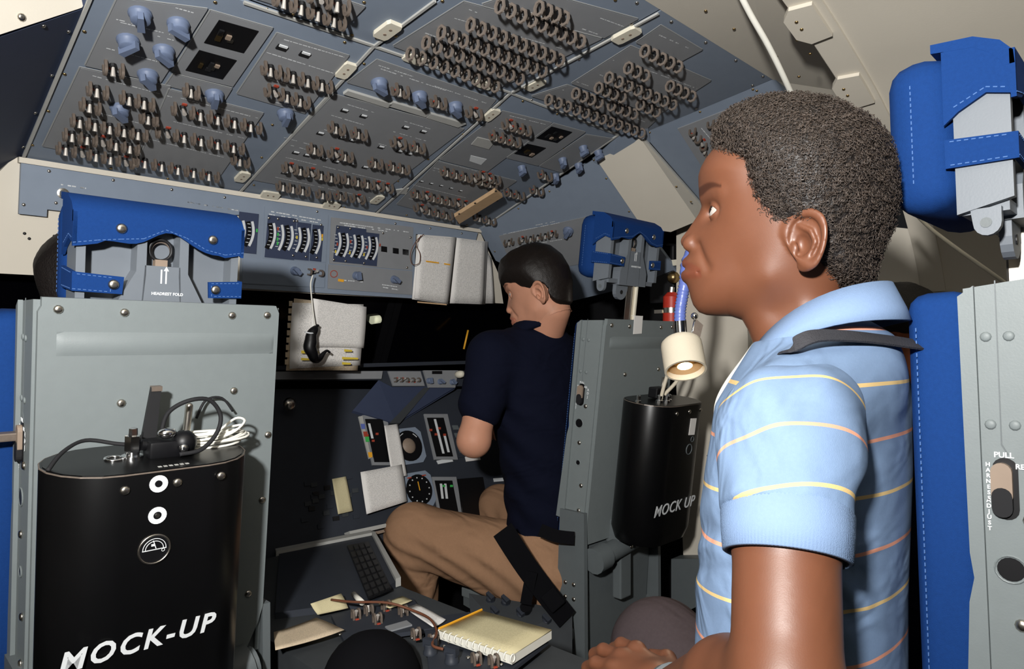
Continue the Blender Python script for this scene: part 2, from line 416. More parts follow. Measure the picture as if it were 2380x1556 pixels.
def strip(plane, parent, x0, y0, x1, y1, w=.006, h=.004, m='edge_light', name='edge_strip', off=0):
    a = plane.hit(x0, y0, off); c = plane.hit(x1, y1, off); d = (c-a).normalized(); s = plane.n.cross(d)*w/2
    return obj(name, prism(BM(), [a-s, c-s, c+s, a+s], plane.n*h), m, parent)
def block_mesh():
    b = BM(); prism(b, [(-.025, -.011, 0), (-.018, -.014, 0), (.018, -.014, 0), (.025, -.011, 0), (.025, .011, 0), (.018, .014, 0), (-.018, .014, 0), (-.025, .011, 0)], (0, 0, .007))
    for x in (-.008, .008): cyl(b, (x, 0, .0066), (x, 0, .0076), .0028, n=8, mi=1)
    return mesh(b, 'pad', ['cream', 'taupe'])
PADM = block_mesh()
def pad(plane, parent, x, y, x1, y1, s=1): 
    a = plane.hit(x, y, 0); place('mounting_pad', PADM, frame(a, plane.hit(x1, y1, 0)-a, plane.n) @ Matrix.Scale(s, 4), parent)
def opening(plane, parent, pts):
    """a cut-out with dark works inside: black well plus small metal pieces"""
    P = quad(plane, pts, .0034); b = BM(); c = sum(P, Vector())/4
    o = obj('opening', prism(b, P, plane.n*.0008), 'black', parent)
    d = (P[1]-P[0])
    for k in range(5):
        u, v = random.uniform(.15, .85), random.uniform(.3, .85)
        p = (P[0]*(1-u)+P[1]*u)*(1-v)+(P[3]*(1-u)+P[2]*u)*v
        bb = BM(); box(bb, (0, 0, .002), (random.uniform(.006, .012), random.uniform(.006, .02), .004), frame(p, d, plane.n)); obj('contact', bb, random.choice(['brass', 'taupe', 'dark', 'steel']), o)

bl = bay('overhead_panel', 'left forward overhead panel with blue knobs and square cut-outs', P_LOW, [(251, -103), (866, 104), (550, 449), (52, 371)])
bc = bay('overhead_panel', 'middle forward overhead panel with three round knobs in a row', P_LOW, [(873, 107), (1183, 213), (866, 499), (556, 451)])
br = bay('overhead_panel', 'right forward overhead panel with a tan bar screwed across it', P_LOW, [(1190, 216), (1438, 312), (1112, 536), (872, 500)])
ul = bayXY('overhead_panel', 'aft left overhead panel above the square cut-outs', P_UP, [(.284, 1.143), (.768, 1.143), (.765, .727), (.284, .727)])
uc = bayXY('overhead_panel', 'aft middle overhead panel packed with breaker rings', P_UP, [(.774, 1.143), (1.133, 1.143), (1.13, .727), (.772, .727)])
ur = bayXY('overhead_panel', 'aft right overhead panel with staggered rows of breaker rings', P_UP, [(1.139, 1.143), (1.632, 1.143), (1.625, .727), (1.136, .727)])
# raised module plates
G = 'panel_grey'
for par, pl, pts in (
    (bl, P_LOW, [(272, -8), (482, 19), (373, 190), (197, 150)]), (bl, P_LOW, [(488, 22), (634, 64), (541, 199), (399, 165)]),
    (bl, P_LOW, [(185, 155), (396, 200), (312, 378), (98, 338)]), (bl, P_LOW, [(402, 170), (539, 204), (523, 230), (384, 196)]),
    (bl, P_LOW, [(392, 206), (612, 262), (508, 412), (320, 372)]), (bl, P_LOW, [(643, 75), (811, 128), (708, 262), (550, 216)]),
    (bc, P_LOW, [(876, 137), (1152, 231), (1112, 278), (806, 190)]), (bc, P_LOW, [(776, 218), (1078, 299), (858, 468), (586, 416)]),
    (br, P_LOW, [(1168, 257), (1282, 285), (1132, 398), (1022, 370)]), (br, P_LOW, [(1287, 286), (1360, 306), (1250, 384), (1178, 366)]),
    (br, P_LOW, [(1018, 374), (1200, 420), (1066, 512), (922, 474)]), (br, P_LOW, [(1362, 312), (1425, 322), (1306, 400), (1254, 385)]),
    (uc, P_UP, [(1078, 2), (1398, 88), (1165, 200), (914, 105)]), (uc, P_UP, [(1228, -28), (1482, 42), (1404, 86), (1120, 8)]),
    (ul, P_UP, [(660, -50), (848, 14), (803, 60), (588, -8)]),
    (ur, P_UP, [(1536, 57), (1632, 114), (1584, 140), (1478, 97)]), (ur, P_UP, [(1466, 105), (1652, 186), (1526, 268), (1328, 192)]),
    (ur, P_UP, [(1318, 196), (1526, 276), (1494, 306), (1236, 222)])):
    mo_ = plate('module_plate', pl, pts, 0, .003, G, par)
    for i_, j_ in ((3, 0), (0, 1)):
        a_, c_ = pl.hit(*pts[i_], .003), pl.hit(*pts[j_], .003); d_ = (c_-a_).normalized(); s_ = pl.n.cross(d_)*.0012; obj('plate_glint', prism(BM(), [a_-s_, c_-s_, c_+s_, a_+s_], pl.n*.0008), 'glint_grey', mo_)  # pale strips paint in the light caught by left and top plate edges
# light seams between the bays
for par, pl, a in ((bl, P_LOW, (869, 105, 553, 450)), (br, P_LOW, (1187, 214, 869, 500)), (bl, P_LOW, (566, 3, 868, 104)), (bc, P_LOW, (871, 106, 1185, 213)), (br, P_LOW, (1188, 215, 1438, 312)),
                   (bl, P_LOW, (250, -103, 52, 370)), (br, P_LOW, (1436, 313, 1112, 535)), (uc, P_UP, (1011, 0, 870, 105)), (ur, P_UP, (1530, 29, 1190, 213))):
    strip(pl, par, *a, w=.0055)
# rows of guarded toggles
for r_ in ((243, 146, 282, 155, 2), (206, 196, 245, 206, 2), (283, 216, 352, 234, 3), (190, 232, 227, 242, 2), (168, 270, 337, 306, 6), (329, 262, 360, 270, 2), (150, 303, 318, 338, 6), (135, 335, 306, 371, 6),
           (430, 199, 457, 206, 2), (403, 243, 601, 289, 6), (366, 297, 561, 338, 6), (317, 366, 503, 404, 6), (542, 362, 573, 370, 2),
           (612, 148, 645, 158, 2), (664, 164, 764, 193, 4), (620, 200, 712, 230, 4)): row(P_LOW, bl, *r_)
for r_ in ((916, 198, 942, 206, 2), (1006, 226, 1029, 233, 2), (1088, 252, 1112, 259, 2), (767, 286, 794, 294, 2), (820, 299, 845, 306, 2), (912, 321, 936, 328, 2), (957, 331, 980, 338, 2),
           (718, 336, 742, 342, 2), (766, 346, 813, 358, 3), (860, 369, 882, 374, 2), (902, 377, 945, 388, 3), (660, 380, 781, 408, 6), (797, 408, 907, 432, 6),
           (646, 424, 714, 438, 4), (738, 443, 762, 448, 2), (781, 446, 799, 450, 2), (818, 453, 842, 458, 2)): row(P_LOW, bc, *r_)
for r_ in ((1172, 280, 1226, 297, 4), (1142, 306, 1202, 324, 4), (1028, 390, 1148, 422, 7), (959, 442, 1087, 472, 8), (966, 476, 1046, 497, 5), (1110, 400, 1156, 413, 4), (1176, 440, 1212, 450, 3),
           (1236, 434, 1256, 440, 2), (1255, 398, 1276, 405, 2), (1104, 498, 1146, 510, 3)): row(P_LOW, br, *r_)
for r_ in ((1160, -2, 1348, 82, 9), (1092, 42, 1300, 126, 10), (1024, 60, 1260, 152, 11), (989, 84, 1207, 170, 10), (952, 110, 1150, 188, 9), (1251, 3, 1310, 27, 4)): row(P_UP, uc, *r_, kind='b', s=1.12)
for r_ in ((1497, 105, 1574, 142, 5), (1459, 145, 1498, 163, 3), (1556, 188, 1606, 212, 4), (1414, 168, 1562, 232, 8), (1390, 192, 1444, 214, 4), (1487, 232, 1524, 249, 3), (1337, 205, 1391, 227, 4), (1420, 234, 1472, 254, 4), (1274, 220, 1490, 299, 12)):
    row(P_UP, ur, *r_, kind='b', s=1.12)
for r_ in ((640, -18, 795, 42, 5), (720, -26, 805, 6, 3)): row(P_UP, ul, *r_)
for x, y, k in ((325, 30, .3), (414, 54, 1.2), (297, 92, -.5), (380, 116, 1.0), (343, 172, .8), (278, 250, .8), (498, 218, .2), (663, 262, .2)): knob(P_LOW, bl, x, y, k)
for x, y, k in ((881, 191, 1.3), (974, 221, 1.1), (1057, 245, 1.2)): knob(P_LOW, bc, x, y, k)
for x, y, k in ((1355, 342, .1), (1390, 352, .1), (1307, 370, .5), (1344, 382, .4), (1290, 407, .5), (1212, 388, .2)): knob(P_LOW, br, x, y, k, KNOB_S)
for q in ([(509, 46), (601, 72), (566, 123), (474, 99)], [(463, 116), (550, 140), (517, 184), (431, 163)]): opening(P_LOW, bl, q)
for q in ([(1282, 294), (1330, 307), (1295, 332), (1246, 321)], [(1226, 334), (1269, 344), (1236, 366), (1195, 357)]): opening(P_LOW, br, q)
for x, y in ((800, 257), (844, 270), (942, 296), (983, 306), (744, 310), (795, 321), (819, 327), (885, 342), (928, 352), (950, 358), (687, 355), (713, 361), (752, 369), (780, 376), (661, 402), (714, 411), (820, 383), (848, 389), (795, 425), (844, 434)): ind(P_LOW, bc, x, y)
for x, y in ((655, 110), (708, 126)): ind(P_LOW, bl, x, y, s=1.25)
for x, y in ((979, 422), (1002, 427), (1025, 432), (1048, 438), (1070, 444)): ind(P_LOW, br, x, y, s=.7)
# blank windows beside the breaker rows and label plates
for pts in ([(1094, 361), (1131, 370), (1118, 383), (1091, 374)], ): plate('label_plate', P_LOW, pts, .003, .004, 'white_print', br)
plate('label_plate', P_LOW, [(1110, 318), (1150, 328), (1136, 346), (1095, 335)], .003, .005, 'edge_light', br)
plate('label_plate', P_LOW, [(920, 440), (950, 436), (943, 450), (922, 448)], .0, .003, 'edge_light', br)
for q in ([(808, 206), (912, 238), (900, 246), (797, 214)], [(912, 233), (1000, 259), (988, 268), (902, 242)], [(1000, 260), (1082, 284), (1064, 292), (990, 269)]): plate('label_lip', P_LOW, q, .0, .006, 'edge_light', bc)
tb = BM(); a_ = [P_LOW.hit(x, y, .03) for x, y in ((1055, 497), (1150, 437), (1167, 450), (1066, 513))]; prism(tb, a_, P_LOW.n*.012)
tan = obj('tan_bar', tb, 'tan_wood', br); tan['label'] = 'tan wooden bar with two screws'
for x, y in ((1067, 497), (1104, 472), (1152, 444)): place('screw', SCR_D, frame(P_LOW.hit(x, y, .042), (1, 0, 0), P_LOW.n), tan)
for x, y in ((1064, 500), (1150, 446)):
    bb = BM(); cyl(bb, P_LOW.hit(x, y, .0), P_LOW.hit(x, y, .0)+P_LOW.n*.031, .006, n=8); obj('standoff', bb, 'dark', tan)
# cream mounting pads
for par, pl, x, y, x1, y1, s in ((bl, P_LOW, 803, 160, 760, 206, 1), (uc, P_UP, 900, 66, 868, 90, 1.15), (uc, P_UP, 962, 134, 980, 141, .95), (uc, P_UP, 1124, 193, 1140, 199, .95), (ur, P_UP, 1455, 77, 1400, 106, 1.15), (ur, P_UP, 1243, 194, 1200, 216, 1),
                              (br, P_LOW, 1140, 264, 1100, 296, 1), (bc, P_LOW, 563, 408, 540, 432, 1), (bc, P_LOW, 876, 461, 850, 482, 1)): pad(pl, par, x, y, x1, y1, s)
scr(P_LOW, bl, [(207, 4), (196, 73), (150, 172), (112, 258), (75, 337), (258, 391), (500, 5), (460, 140), (448, 101), (573, 139), (494, 32), (633, 290), (667, 293), (608, 366), (390, 415)])
scr(P_LOW, bc, [(801, 98), (846, 148), (786, 225), (1078, 160), (1076, 312), (1058, 349), (995, 370), (925, 421), (608, 421), (590, 430), (800, 482)])
scr(P_LOW, br, [(1140, 240), (1161, 243), (1215, 235), (1295, 265), (1368, 289), (1435, 313), (1263, 289), (1347, 305), (1310, 345), (1205, 345), (945, 500), (1020, 512), (1085, 523), (1310, 340), (1433, 333), (1380, 372)])
scr(P_UP, ul, [(681, 33), (667, 52), (818, 81), (846, 5), (620, 20)], SCR_B)
scr(P_UP, uc, [(877, 87), (920, 84), (980, 158), (1094, 177), (1028, 2), (1430, 0)], SCR_B)
scr(P_UP, ur, [(1480, 6), (1560, 50), (1640, 98), (1710, 140), (1773, 177), (1749, 198), (1618, 252), (1501, 299), (1453, 302), (1385, 278), (1313, 252), (1235, 232), (1467, 55), (1345, 137)], SCR_S)
# small lettering over the rows
for a in ((270, 45, 340, 62), (408, 18, 450, 30), (280, 52, 395, 80), (247, 112, 365, 143), (366, 84, 404, 94), (215, 176, 400, 226), (195, 254, 330, 288), (420, 228, 600, 275), (392, 280, 570, 322), (340, 322, 520, 366), (660, 92, 800, 133), (620, 122, 780, 172), (622, 182, 690, 204), (640, 238, 700, 252)): prt(bl, P_LOW, *a)
for a in ((880, 152, 960, 178), (885, 160, 1040, 212), (1010, 200, 1130, 240), (808, 243, 870, 262), (940, 282, 1000, 300), (770, 268, 850, 292), (914, 306, 990, 328), (748, 300, 830, 322), (880, 334, 960, 355), (660, 320, 720, 336), (664, 366, 905, 424), (640, 412, 860, 460), (676, 338, 720, 350)): prt(bc, P_LOW, *a, fill=.65)
for a in ((1180, 268, 1270, 290), (1150, 296, 1220, 314), (1000, 388, 1030, 396), (1030, 378, 1160, 412), (1006, 396, 1090, 418), (960, 430, 1090, 462), (950, 462, 1060, 490), (1045, 415, 1080, 424)): prt(br, P_LOW, *a, fill=.7)
for a in ((1090, 22, 1120, 34), (1040, 38, 1330, 120), (1395, 42, 1450, 62), (1345, 64, 1390, 80), (1150, -5, 1310, 60), (970, 70, 1230, 165)): prt(uc, P_UP, *a, fill=.6)
for a in ((1520, 76, 1600, 112), (1425, 140, 1470, 160), (1500, 150, 1560, 178), (1510, 165, 1620, 206), (1390, 172, 1480, 210), (1340, 190, 1440, 226), (1450, 210, 1540, 246), (1300, 206, 1500, 284)): prt(ur, P_UP, *a, fill=.5)
# ------------------------------------------------------------------ slanted side panels
sg = bay('slanted_panel', 'blue-grey slanted panel over the right seat with one switch row', P_SG, [(1388, 366), (1492, 522), (1580, 640), (1330, 700), (1152, 606), (1110, 527)])
plate('module_plate', P_SG, [(1160, 548), (1378, 500), (1420, 600), (1200, 640)], 0, .003, G, sg)
row(P_SG, sg, 1176, 562, 1192, 558, 2, .003, 't', .9)
row(P_SG, sg, 1209, 556, 1294, 540, 6, .003, 't', .9)
knob(P_SG, sg, 1321, 536, .4, KNOB)
prt(sg, P_SG, 1170, 545, 1300, 518); prt(sg, P_SG, 1200, 575, 1310, 556); prt(sg, P_SG, 1245, 524, 1290, 515)
scr(P_SG, sg, [(1409, 415), (1462, 492), (1277, 445), (1205, 485), (1141, 521), (1150, 585)])
b = BM(); prism(b, [P_SG.hit(1390, 366), P_SB.hit(1489, 312), P_SB.hit(1640, 484), P_SG.hit(1622, 506), P_SG.hit(1560, 532), P_SG.hit(1496, 523)], (-.008, -.003, -.012))
b2_ = BM(); prism(b2_, [P_LOW.hit(1434, 314), P_UP.hit(1436, 304), P_UP.hit(1505, 292), P_SB.hit(1512, 330), P_SG.hit(1420, 400), P_LOW.hit(1378, 376)], (.004, 0, .014))
tr2 = struct('trim_2', b, 'beige', 'beige sloping frame strip between two slanted side panels')
for x, y in ((1437, 361), (1431, 423), (1499, 363), (1462, 468), (1537, 398), (1572, 434), (1494, 510), (1606, 469)): place('screw', SCR_B, frame(P_SG.hit(x, y, .013), (1, 0, 0), P_SG.n), tr2)
obj('filler_plate', b2_, 'panel_blue', tr2)
strip(P_SB, tr2, 1490, 313, 1640, 484, w=.006, h=.006, off=.004)
sb = bay('slanted_panel', 'blue slanted panel behind the curly-haired man with switch rows', P_SB, [(1492, 309), (1799, 183), (1870, 260), (1960, 400), (1700, 560), (1640, 480)])
plate('module_plate', P_SB, [(1575, 298), (1790, 215), (1840, 300), (1640, 400)], 0, .003, G, sb)
row(P_SB, sb, 1610, 300, 1648, 352, 4, .003, 't', .95); row(P_SB, sb, 1652, 282, 1690, 330, 4, .003, 't', .95)
prt(sb, P_SB, 1630, 298, 1670, 345)
scr(P_SB, sb, [(1510, 308), (1627, 260), (1505, 342), (1750, 208), (1759, 211)])
lf = bay('slanted_panel', 'dark navy slanted panel at the upper left edge', P_LF, [(205, 0), (190, 22), (-40, 100), (-60, 420), (55, 366), (100, 300)], 'navy_panel')
scr(P_LF, lf, [(101, 60), (159, 73), (120, 175), (82, 262), (54, 341)], SCR_S)
p_ = P_LF.hit(190, 18); PT = Plane(p_, (.30, -1, -.45))
b = BM(); prism(b, [PT.hit(x, y) for x, y in ((-60, 100), (190, 18), (206, -4), (260, -140), (-60, -150))], PT.n*-.012)
tr3 = struct('trim_3', b, 'beige', 'beige frame piece in the upper left corner')
place('screw', SCR_L, frame(PT.hit(50, 40), (1, 0, 0), PT.n), tr3)
# ------------------------------------------------------------------ eyebrow panel under the overhead
b = BM(); prism(b, [P_EYE.hit(x, y) for x, y in ((-160, 400), (0, 398), (20, 378), (40, 366), (1112, 530), (1160, 640), (1170, 706), (555, 674), (100, 641), (-160, 628))], P_EYE.n*-.03)
eb = struct('trim_4', b, 'beige', 'beige brow board under the overhead panels')
for x, y in ((57, 543), (126, 549), (68, 555)): place('screw', SCR_D, frame(P_EYE.hit(x, y), (1, 0, 0), P_EYE.n), eb)
ey = bay('instrument_panel', 'grey brow panel with rows of curved white tape meters', P_EYE, [(46, 378), (1104, 541), (1098, 563), (960, 544), (955, 693), (555, 669), (560, 500), (150, 492), (106, 487), (105, 504), (41, 497)], 'panel_blue')
for v in ey.data.vertices: v.co += P_EYE.n*.016
e0 = .016
strip(P_EYE, ey, 40, 372, 1110, 537, w=.012, h=.022, m='beige', name='rail')
def meter(x0, y0, x1, y1, nt, boards):
    """one tape meter module: dark board, white curved strips"""
    sk = (y1-y0)
    for (bx0, bx1, by0, by1) in boards:
        plate('meter_face', P_EYE, [(bx0, by0), (bx1, by0+(bx1-bx0)*.13), (bx1-6, by1+(bx1-bx0)*.1), (bx0-8, by1)], e0, e0+.004, 'navy_panel', ey)
meter(0, 0, 0, 0, 0, [(556, 600, 492, 586), (622, 688, 500, 598), (690, 722, 516, 603), (726, 751, 522, 606), (781, 850, 524, 608), (850, 880, 540, 616)])
def tape(x, y0, y1, mk=None, wid=6, name='tape_strip'):
    pts = []
    for i in range(9):
        t = i/8; yy = y0+(y1-y0)*t; xx = x+5*math.sin(math.pi*t*.9)-9*t*t
        pts.append(P_EYE.hit(xx, yy, e0+.0052))
    o = obj('tape_strip', ribbon(BM(), pts, P_EYE.n, .0068, .0016), 'white_print', ey)
    if mk:
        for j in range(6):
            t = .1+.15*j; yy = y0+(y1-y0)*t; xx = x+5*math.sin(math.pi*t*.9)-9*t*t
            bb = BM(); box(bb, (0, 0, 0), (.008, .0016, .001), frame(P_EYE.hit(xx+mk, yy, e0+.0048), (1, 0, 0), P_EYE.n)); obj('tick', bb, 'white_print', ey)
def shade(x, y0, y1, w=.013):
    pts = [P_EYE.hit(x+5*math.sin(math.pi*i/8*.9)-9*(i/8)**2, y0+(y1-y0)*i/8, e0+.0046) for i in range(9)]
    obj('scale_band', ribbon(BM(), pts, P_EYE.n, w, .0008), 'black', ey)
for a in ((565, 513, 570), (586, 515, 572), (636, 519, 578), (655, 523, 582), (677, 526, 582), (695, 529, 586), (715, 531, 586), (741, 533, 590), (788, 541, 594), (806, 543, 597), (823, 546, 598), (841, 548, 600), (857, 550, 603), (874, 552, 604)): tape(*a, mk=-9)
for x, y0, y1 in ((576, 515, 572), (627, 519, 578), (666, 524, 582), (705, 530, 586), (731, 533, 590), (797, 542, 596), (832, 547, 599), (866, 551, 603)): shade(x, y0, y1)
for x, y, m in ((553, 512, 'red_mark'), (553, 528, 'red_mark'), (597, 536, 'green_mark'), (646, 545, 'green_mark'), (645, 556, 'green_mark'), (646, 532, 'red_mark'), (690, 552, 'yellow_mark'), (749, 548, 'amber'), (749, 556, 'yellow_mark'), (815, 562, 'red_mark'), (784, 568, 'red_mark'), (780, 585, 'yellow_mark'), (813, 588, 'yellow_mark'), (846, 592, 'yellow_mark'), (853, 575, 'red_mark'), (883, 570, 'red_mark'), (645, 566, 'green_mark')):
    bb = BM(); box(bb, (0, 0, 0), (.0045, .009, .001), frame(P_EYE.hit(x, y, e0+.005), (1, 0, 0), P_EYE.n)); obj('range_mark', bb, m, ey)
for x, y in ((892, 579), (919, 583), (942, 586)): plate('flag_window', P_EYE, [(x-7, y-7), (x+7, y-5), (x+7, y+8), (x-7, y+6)], e0, e0+.002, 'black', ey)
plate('module_plate', P_EYE, [(764, 505), (955, 528), (952, 628), (760, 612)], e0-.012, e0+.002, G, ey)
plate('module_plate', P_EYE, [(610, 480), (758, 500), (752, 610), (606, 600)], e0-.012, e0+.002, 'panel_blue', ey)
plate('module_plate', P_EYE, [(560, 602), (751, 612), (748, 668), (558, 658)], e0-.012, e0+.003, 'panel_blue', ey)
plate('module_plate', P_EYE, [(758, 614), (952, 630), (952, 685), (756, 670)], e0-.012, e0+.003, G, ey)
knob(P_EYE, ey, 827, 641, .2, KNOB_S, e0+.003); knob(P_EYE, ey, 915, 650, 1.0, KNOB_S, e0+.003); knob(P_EYE, ey, 684, 630, .9, KNOB_S, e0+.003)
row(P_EYE, ey, 716, 632, 743, 635, 2, e0+.003, 't', .9)
bb = BM(); tube(bb, [P_EYE.hit(776+8*math.cos(t*math.pi/6), 637+8*math.sin(t*math.pi/6), e0+.004) for t in range(12)], .0012, 5, closed=True); obj('red_ring', bb, 'red_mark', ey)
plate('amber_tag', P_EYE, [(785, 648), (798, 650), (797, 656), (784, 654)], e0, e0+.0042, 'amber', ey)
for a in ((630, 492, 745, 512), (625, 498, 740, 518), (790, 518, 950, 540), (800, 524, 900, 538), (436, 470, 555, 490), (135, 428, 200, 438), (800, 652, 850, 656), (888, 662, 930, 668), (890, 668, 925, 674)): prt(ey, P_EYE, *a, off=e0+.0032 if a[0] > 600 else e0, w=.0036, fill=.6)
scr(P_EYE, ey, [(263, 419), (399, 441), (522, 459), (737, 492), (919, 520), (1000, 531), (1073, 543), (114, 398), (55, 476), (130, 472)], SCR_S, e0)
scr(P_EYE, ey, [(625, 507), (646, 509), (683, 514), (746, 523), (690, 514), (786, 529), (814, 532), (776, 604), (803, 607), (846, 612), (681, 594), (711, 597), (736, 599), (890, 542), (954, 552), (946, 622)], SCR_S, e0+.005)
for x, y in ((628, 451), (770, 475)):
    p = P_EYE.hit(x, y, .03); place('mounting_pad', PADM, frame(p, (1, 0, 0), (0, -.5, -1)), ey)
bb = BM(); lathe(bb, [(.012, 0), (.012, .004), (.008, .005), (.007, .012), (.004, .015)], frame(P_EYE.hit(146, 450, e0), (1, 0, 0), P_EYE.n), 14); obj('jack', bb, 'steel', ey, 'auto')
for nm, (par, bm_) in PRINTS.items(): tag(obj('lettering', bm_, 'white_print', par, recalc=False), kind='stuff')
# ------------------------------------------------------------------ seats (three of one kind)
TH = math.radians(6.8)
def seat_frame(xc, y, z, TH=TH): # local x lateral, y forward from the back shell, z up along the back from its top edge
    return Matrix(((1, 0, 0, xc), (0, math.cos(TH), -math.sin(TH), y), (0, math.sin(TH), math.cos(TH), H+z), (0, 0, 0, 1)))
W2 = .171
def stitch(b, pts, nrm, w=.0012, dash=.004, gap=.0028, h=.0006):
    for a, c in zip(pts[:-1], pts[1:]):
        a = Vector(a); c = Vector(c); L_ = (c-a).length; d = (c-a)/L_; t = 0; s = d.cross(Vector(nrm)).normalized()*w/2
        while t+dash < L_:
            p = a+d*t; q = p+d*dash; prism(b, [p-s, q-s, q+s, p+s], Vector(nrm)*h); t += dash+gap
def stitchobj(pts, nrm, M, par):
    b = BM(); n3 = (M.to_3x3() @ Vector(nrm)); stitch(b, [M @ Vector(p) for p in pts], n3); tag(obj('stitching', b, 'blue_thread', par, recalc=False), kind='stuff')
def make_seat(xc, y, z, raise_, label, th=TH, cd=.120, face='grey_paint'):
    M = seat_frame(xc, y, z, th); bx = Vector((xc, y+.30, 0))
    t = thing('crew_seat', bx, label, 'seat', 'three crew seats of the flight deck')
    T = lambda x, d, h: M @ Vector((x, d, h))
    def P(pts, vec): return prism(BM(), [T(*p) for p in pts], M.to_3x3() @ Vector(vec))
    def scrw(par, pts, me, nrm=(0, -1, 0), xd=(1, 0, 0)):
        for p in pts: place('screw', me, frame(T(*p), M.to_3x3() @ Vector(xd), M.to_3x3() @ Vector(nrm)), par)
    # back shell
    w = W2
    sh = [(-w+.004, 0), (-w+.004, -.012), (-w, -.02), (-w, -.62), (w-.035, -.62), (w-.008, -.56), (w, -.53), (w, -.012), (w-.006, 0)]
    shell = obj('back_shell', P([(x, 0, h) for x, h in sh], (0, .010, 0)), face, t)
    # pressed bead across the top
    b = BM(); M2 = M @ Matrix.Translation((0.006, 0, -.064)) 
    n = 10; prof = []
    rows = []
    for xx, k in ((-.155, 0), (-.146, 1), (.150, 1), (.158, 0)):
        rows.append([b.verts.new(M2 @ Vector((xx, -.0040*k*math.sin(math.pi*i/n), -.017+.034*i/n))) for i in range(n+1)])
    for r0, r1 in zip(rows[:-1], rows[1:]):
        for i in range(n): b.faces.new((r0[i], r0[i+1], r1[i+1], r1[i]))
    obj('pressed_bead', b, face, t, True)
    scrw(shell, [(-.148, 0, -.016), (.150, 0, -.016)], SCR_L); scrw(shell, [(-.066, 0, -.018), (.091, 0, -.018), (-.066, 0, -.152), (.1, 0, -.142), (w-.008, 0, -.222), (w-.012, 0, -.336), (w-.028, 0, -.50)], SCR_L)
    # side panels: flange, groove, outer plate
    for s in (-1, 1):
        sp = obj('side_panel', P([(s*(w-.006), .010, -.004), (s*(w-.006), .088, -.012), (s*(w-.006), .088, -.56), (s*(w-.006), .07, -.60), (s*(w-.006), .010, -.615)], (s*.010, 0, 0)), face, t)
        fl_ = obj('edge_flange', P([(s*(w+.004), .078, -.010), (s*(w+.004), .092, -.020), (s*(w+.004), .090, -.28), (s*(w+.004), .087, -.305), (s*(w+.004), .092, -.33), (s*(w+.004), .104, -.565), (s*(w+.004), .076, -.565)], (s*.006, 0, 0)), face, sp)
        obj('seam', P([(s*(w+.0035), .060, -.006), (s*(w+.0035), .0612, -.006), (s*(w+.0035), .0612, -.17), (s*(w+.0035), .056, -.18), (s*(w+.0035), .055, -.179), (s*(w+.0035), .0600, -.169)], (s*.0009, 0, 0)), 'grey_dark', sp)
        nr = (s, 0, 0)
        X = s*(w+.004)
        scrw(sp, [(X, .070, -.062), (X, .051, -.062), (X, .069, -.150), (X, .049, -.150)], SCR_G, nr, (0, 1, 0))
        scrw(sp, [(X, .040, -.242), (X, .050, -.345), (X, .03, -.46), (X, .03, -.53)], SCR_L, nr, (0, 1, 0))
        # lever slot with a two-tone handle
        def slot(cy, ch, r, hh, x0, x1, m, nm):
            pts = [(x0, cy+r*math.cos(a), ch+hh+r*math.sin(a)) for a in [math.pi*i/8 for i in range(9)]]+[(x0, cy+r*math.cos(a), ch-hh+r*math.sin(a)) for a in [math.pi+math.pi*i/8 for i in range(9)]]
            return obj(nm, P(pts, (s*x1, 0, 0)), m, sp)
        if s < 0:
            slot(.0585, -.213, .0105, .020, X, .0012, 'black', 'lever_slot')
            slot(.0610, -.208, .0088, .012, X+s*.001, .006, 'taupe', 'lever'); 
            slot(.0610, -.226, .0085, .006, X+s*.001, .007, 'rubber', 'lever')
            for yy, hh, r in ((.057, -.292, .0115), (.048, -.40, .006)):
                b = BM(); cyl(b, T(X, yy, hh), T(X+s*.0010, yy, hh), r, n=18); obj('hole', b, 'black', sp)
                b = BM(); tube(b, [T(X+s*.0006, yy+(r+.0018)*math.cos(a*math.pi/9), hh+(r+.0018)*math.sin(a*math.pi/9)) for a in range(18)], .0011, 5, closed=True); obj('grommet', b, face, sp)
            Rm = M @ Matrix.Translation((X+s*.0012, 0, 0)) @ Matrix(((0, 0, -1, 0), (-1, 0, 0, 0), (0, 1, 0, 0), (0, 0, 0, 1)))
            def TX(txt, yy, hh, size, rot=0): text('lettering', txt, size, Rm @ Matrix.Translation((-yy, hh, 0)) @ Matrix.Rotation(rot, 4, 'Z'), sp, 'white_print', extrude=.0002, bold=.0002)
            TX('PULL', .059, -.180, .0075); TX('REL', .0445, -.1905, .007); TX('H\nA\nR\nN\nE\nS\nS', .0725, -.207, .0056); TX('A\nD\nJ\nU\nS\nT', .073, -.240, .0056)
            TX('A\nD\nJ', .036, -.206, .0095)
    # blue back cushion
    b = BM(); rbox(b, (-w+.004, .082, -.63), (w-.004, cd, -.012), .020, M); cu = obj('back_cushion', b, 'blue_fabric', t, True)
    for s in (-1, 1):
        stitchobj([(s*(w-.0035), cd-.012, -.05), (s*(w-.0035), cd-.012, -.6)], (s, 0, 0), M, cu)
    # seat pan, its cushion and the frame below (upright, not reclined)
    c = T(0, .088, -.62)-Vector((0, 0, .18)); U = lambda x, yy, zz: Vector((xc+x, c.y+yy, c.z+zz))
    b = BM(); rbox(b, (xc-.19, c.y-.0, c.z-.06), (xc+.19, c.y+.40, c.z+.03), .028); pan = obj('seat_cushion', b, 'blue_fabric', t, True)
    b = BM(); box(b, (xc, c.y+.17, c.z-.075), (.39, .46, .03), bev=.004); obj('seat_pan', b, face, t)
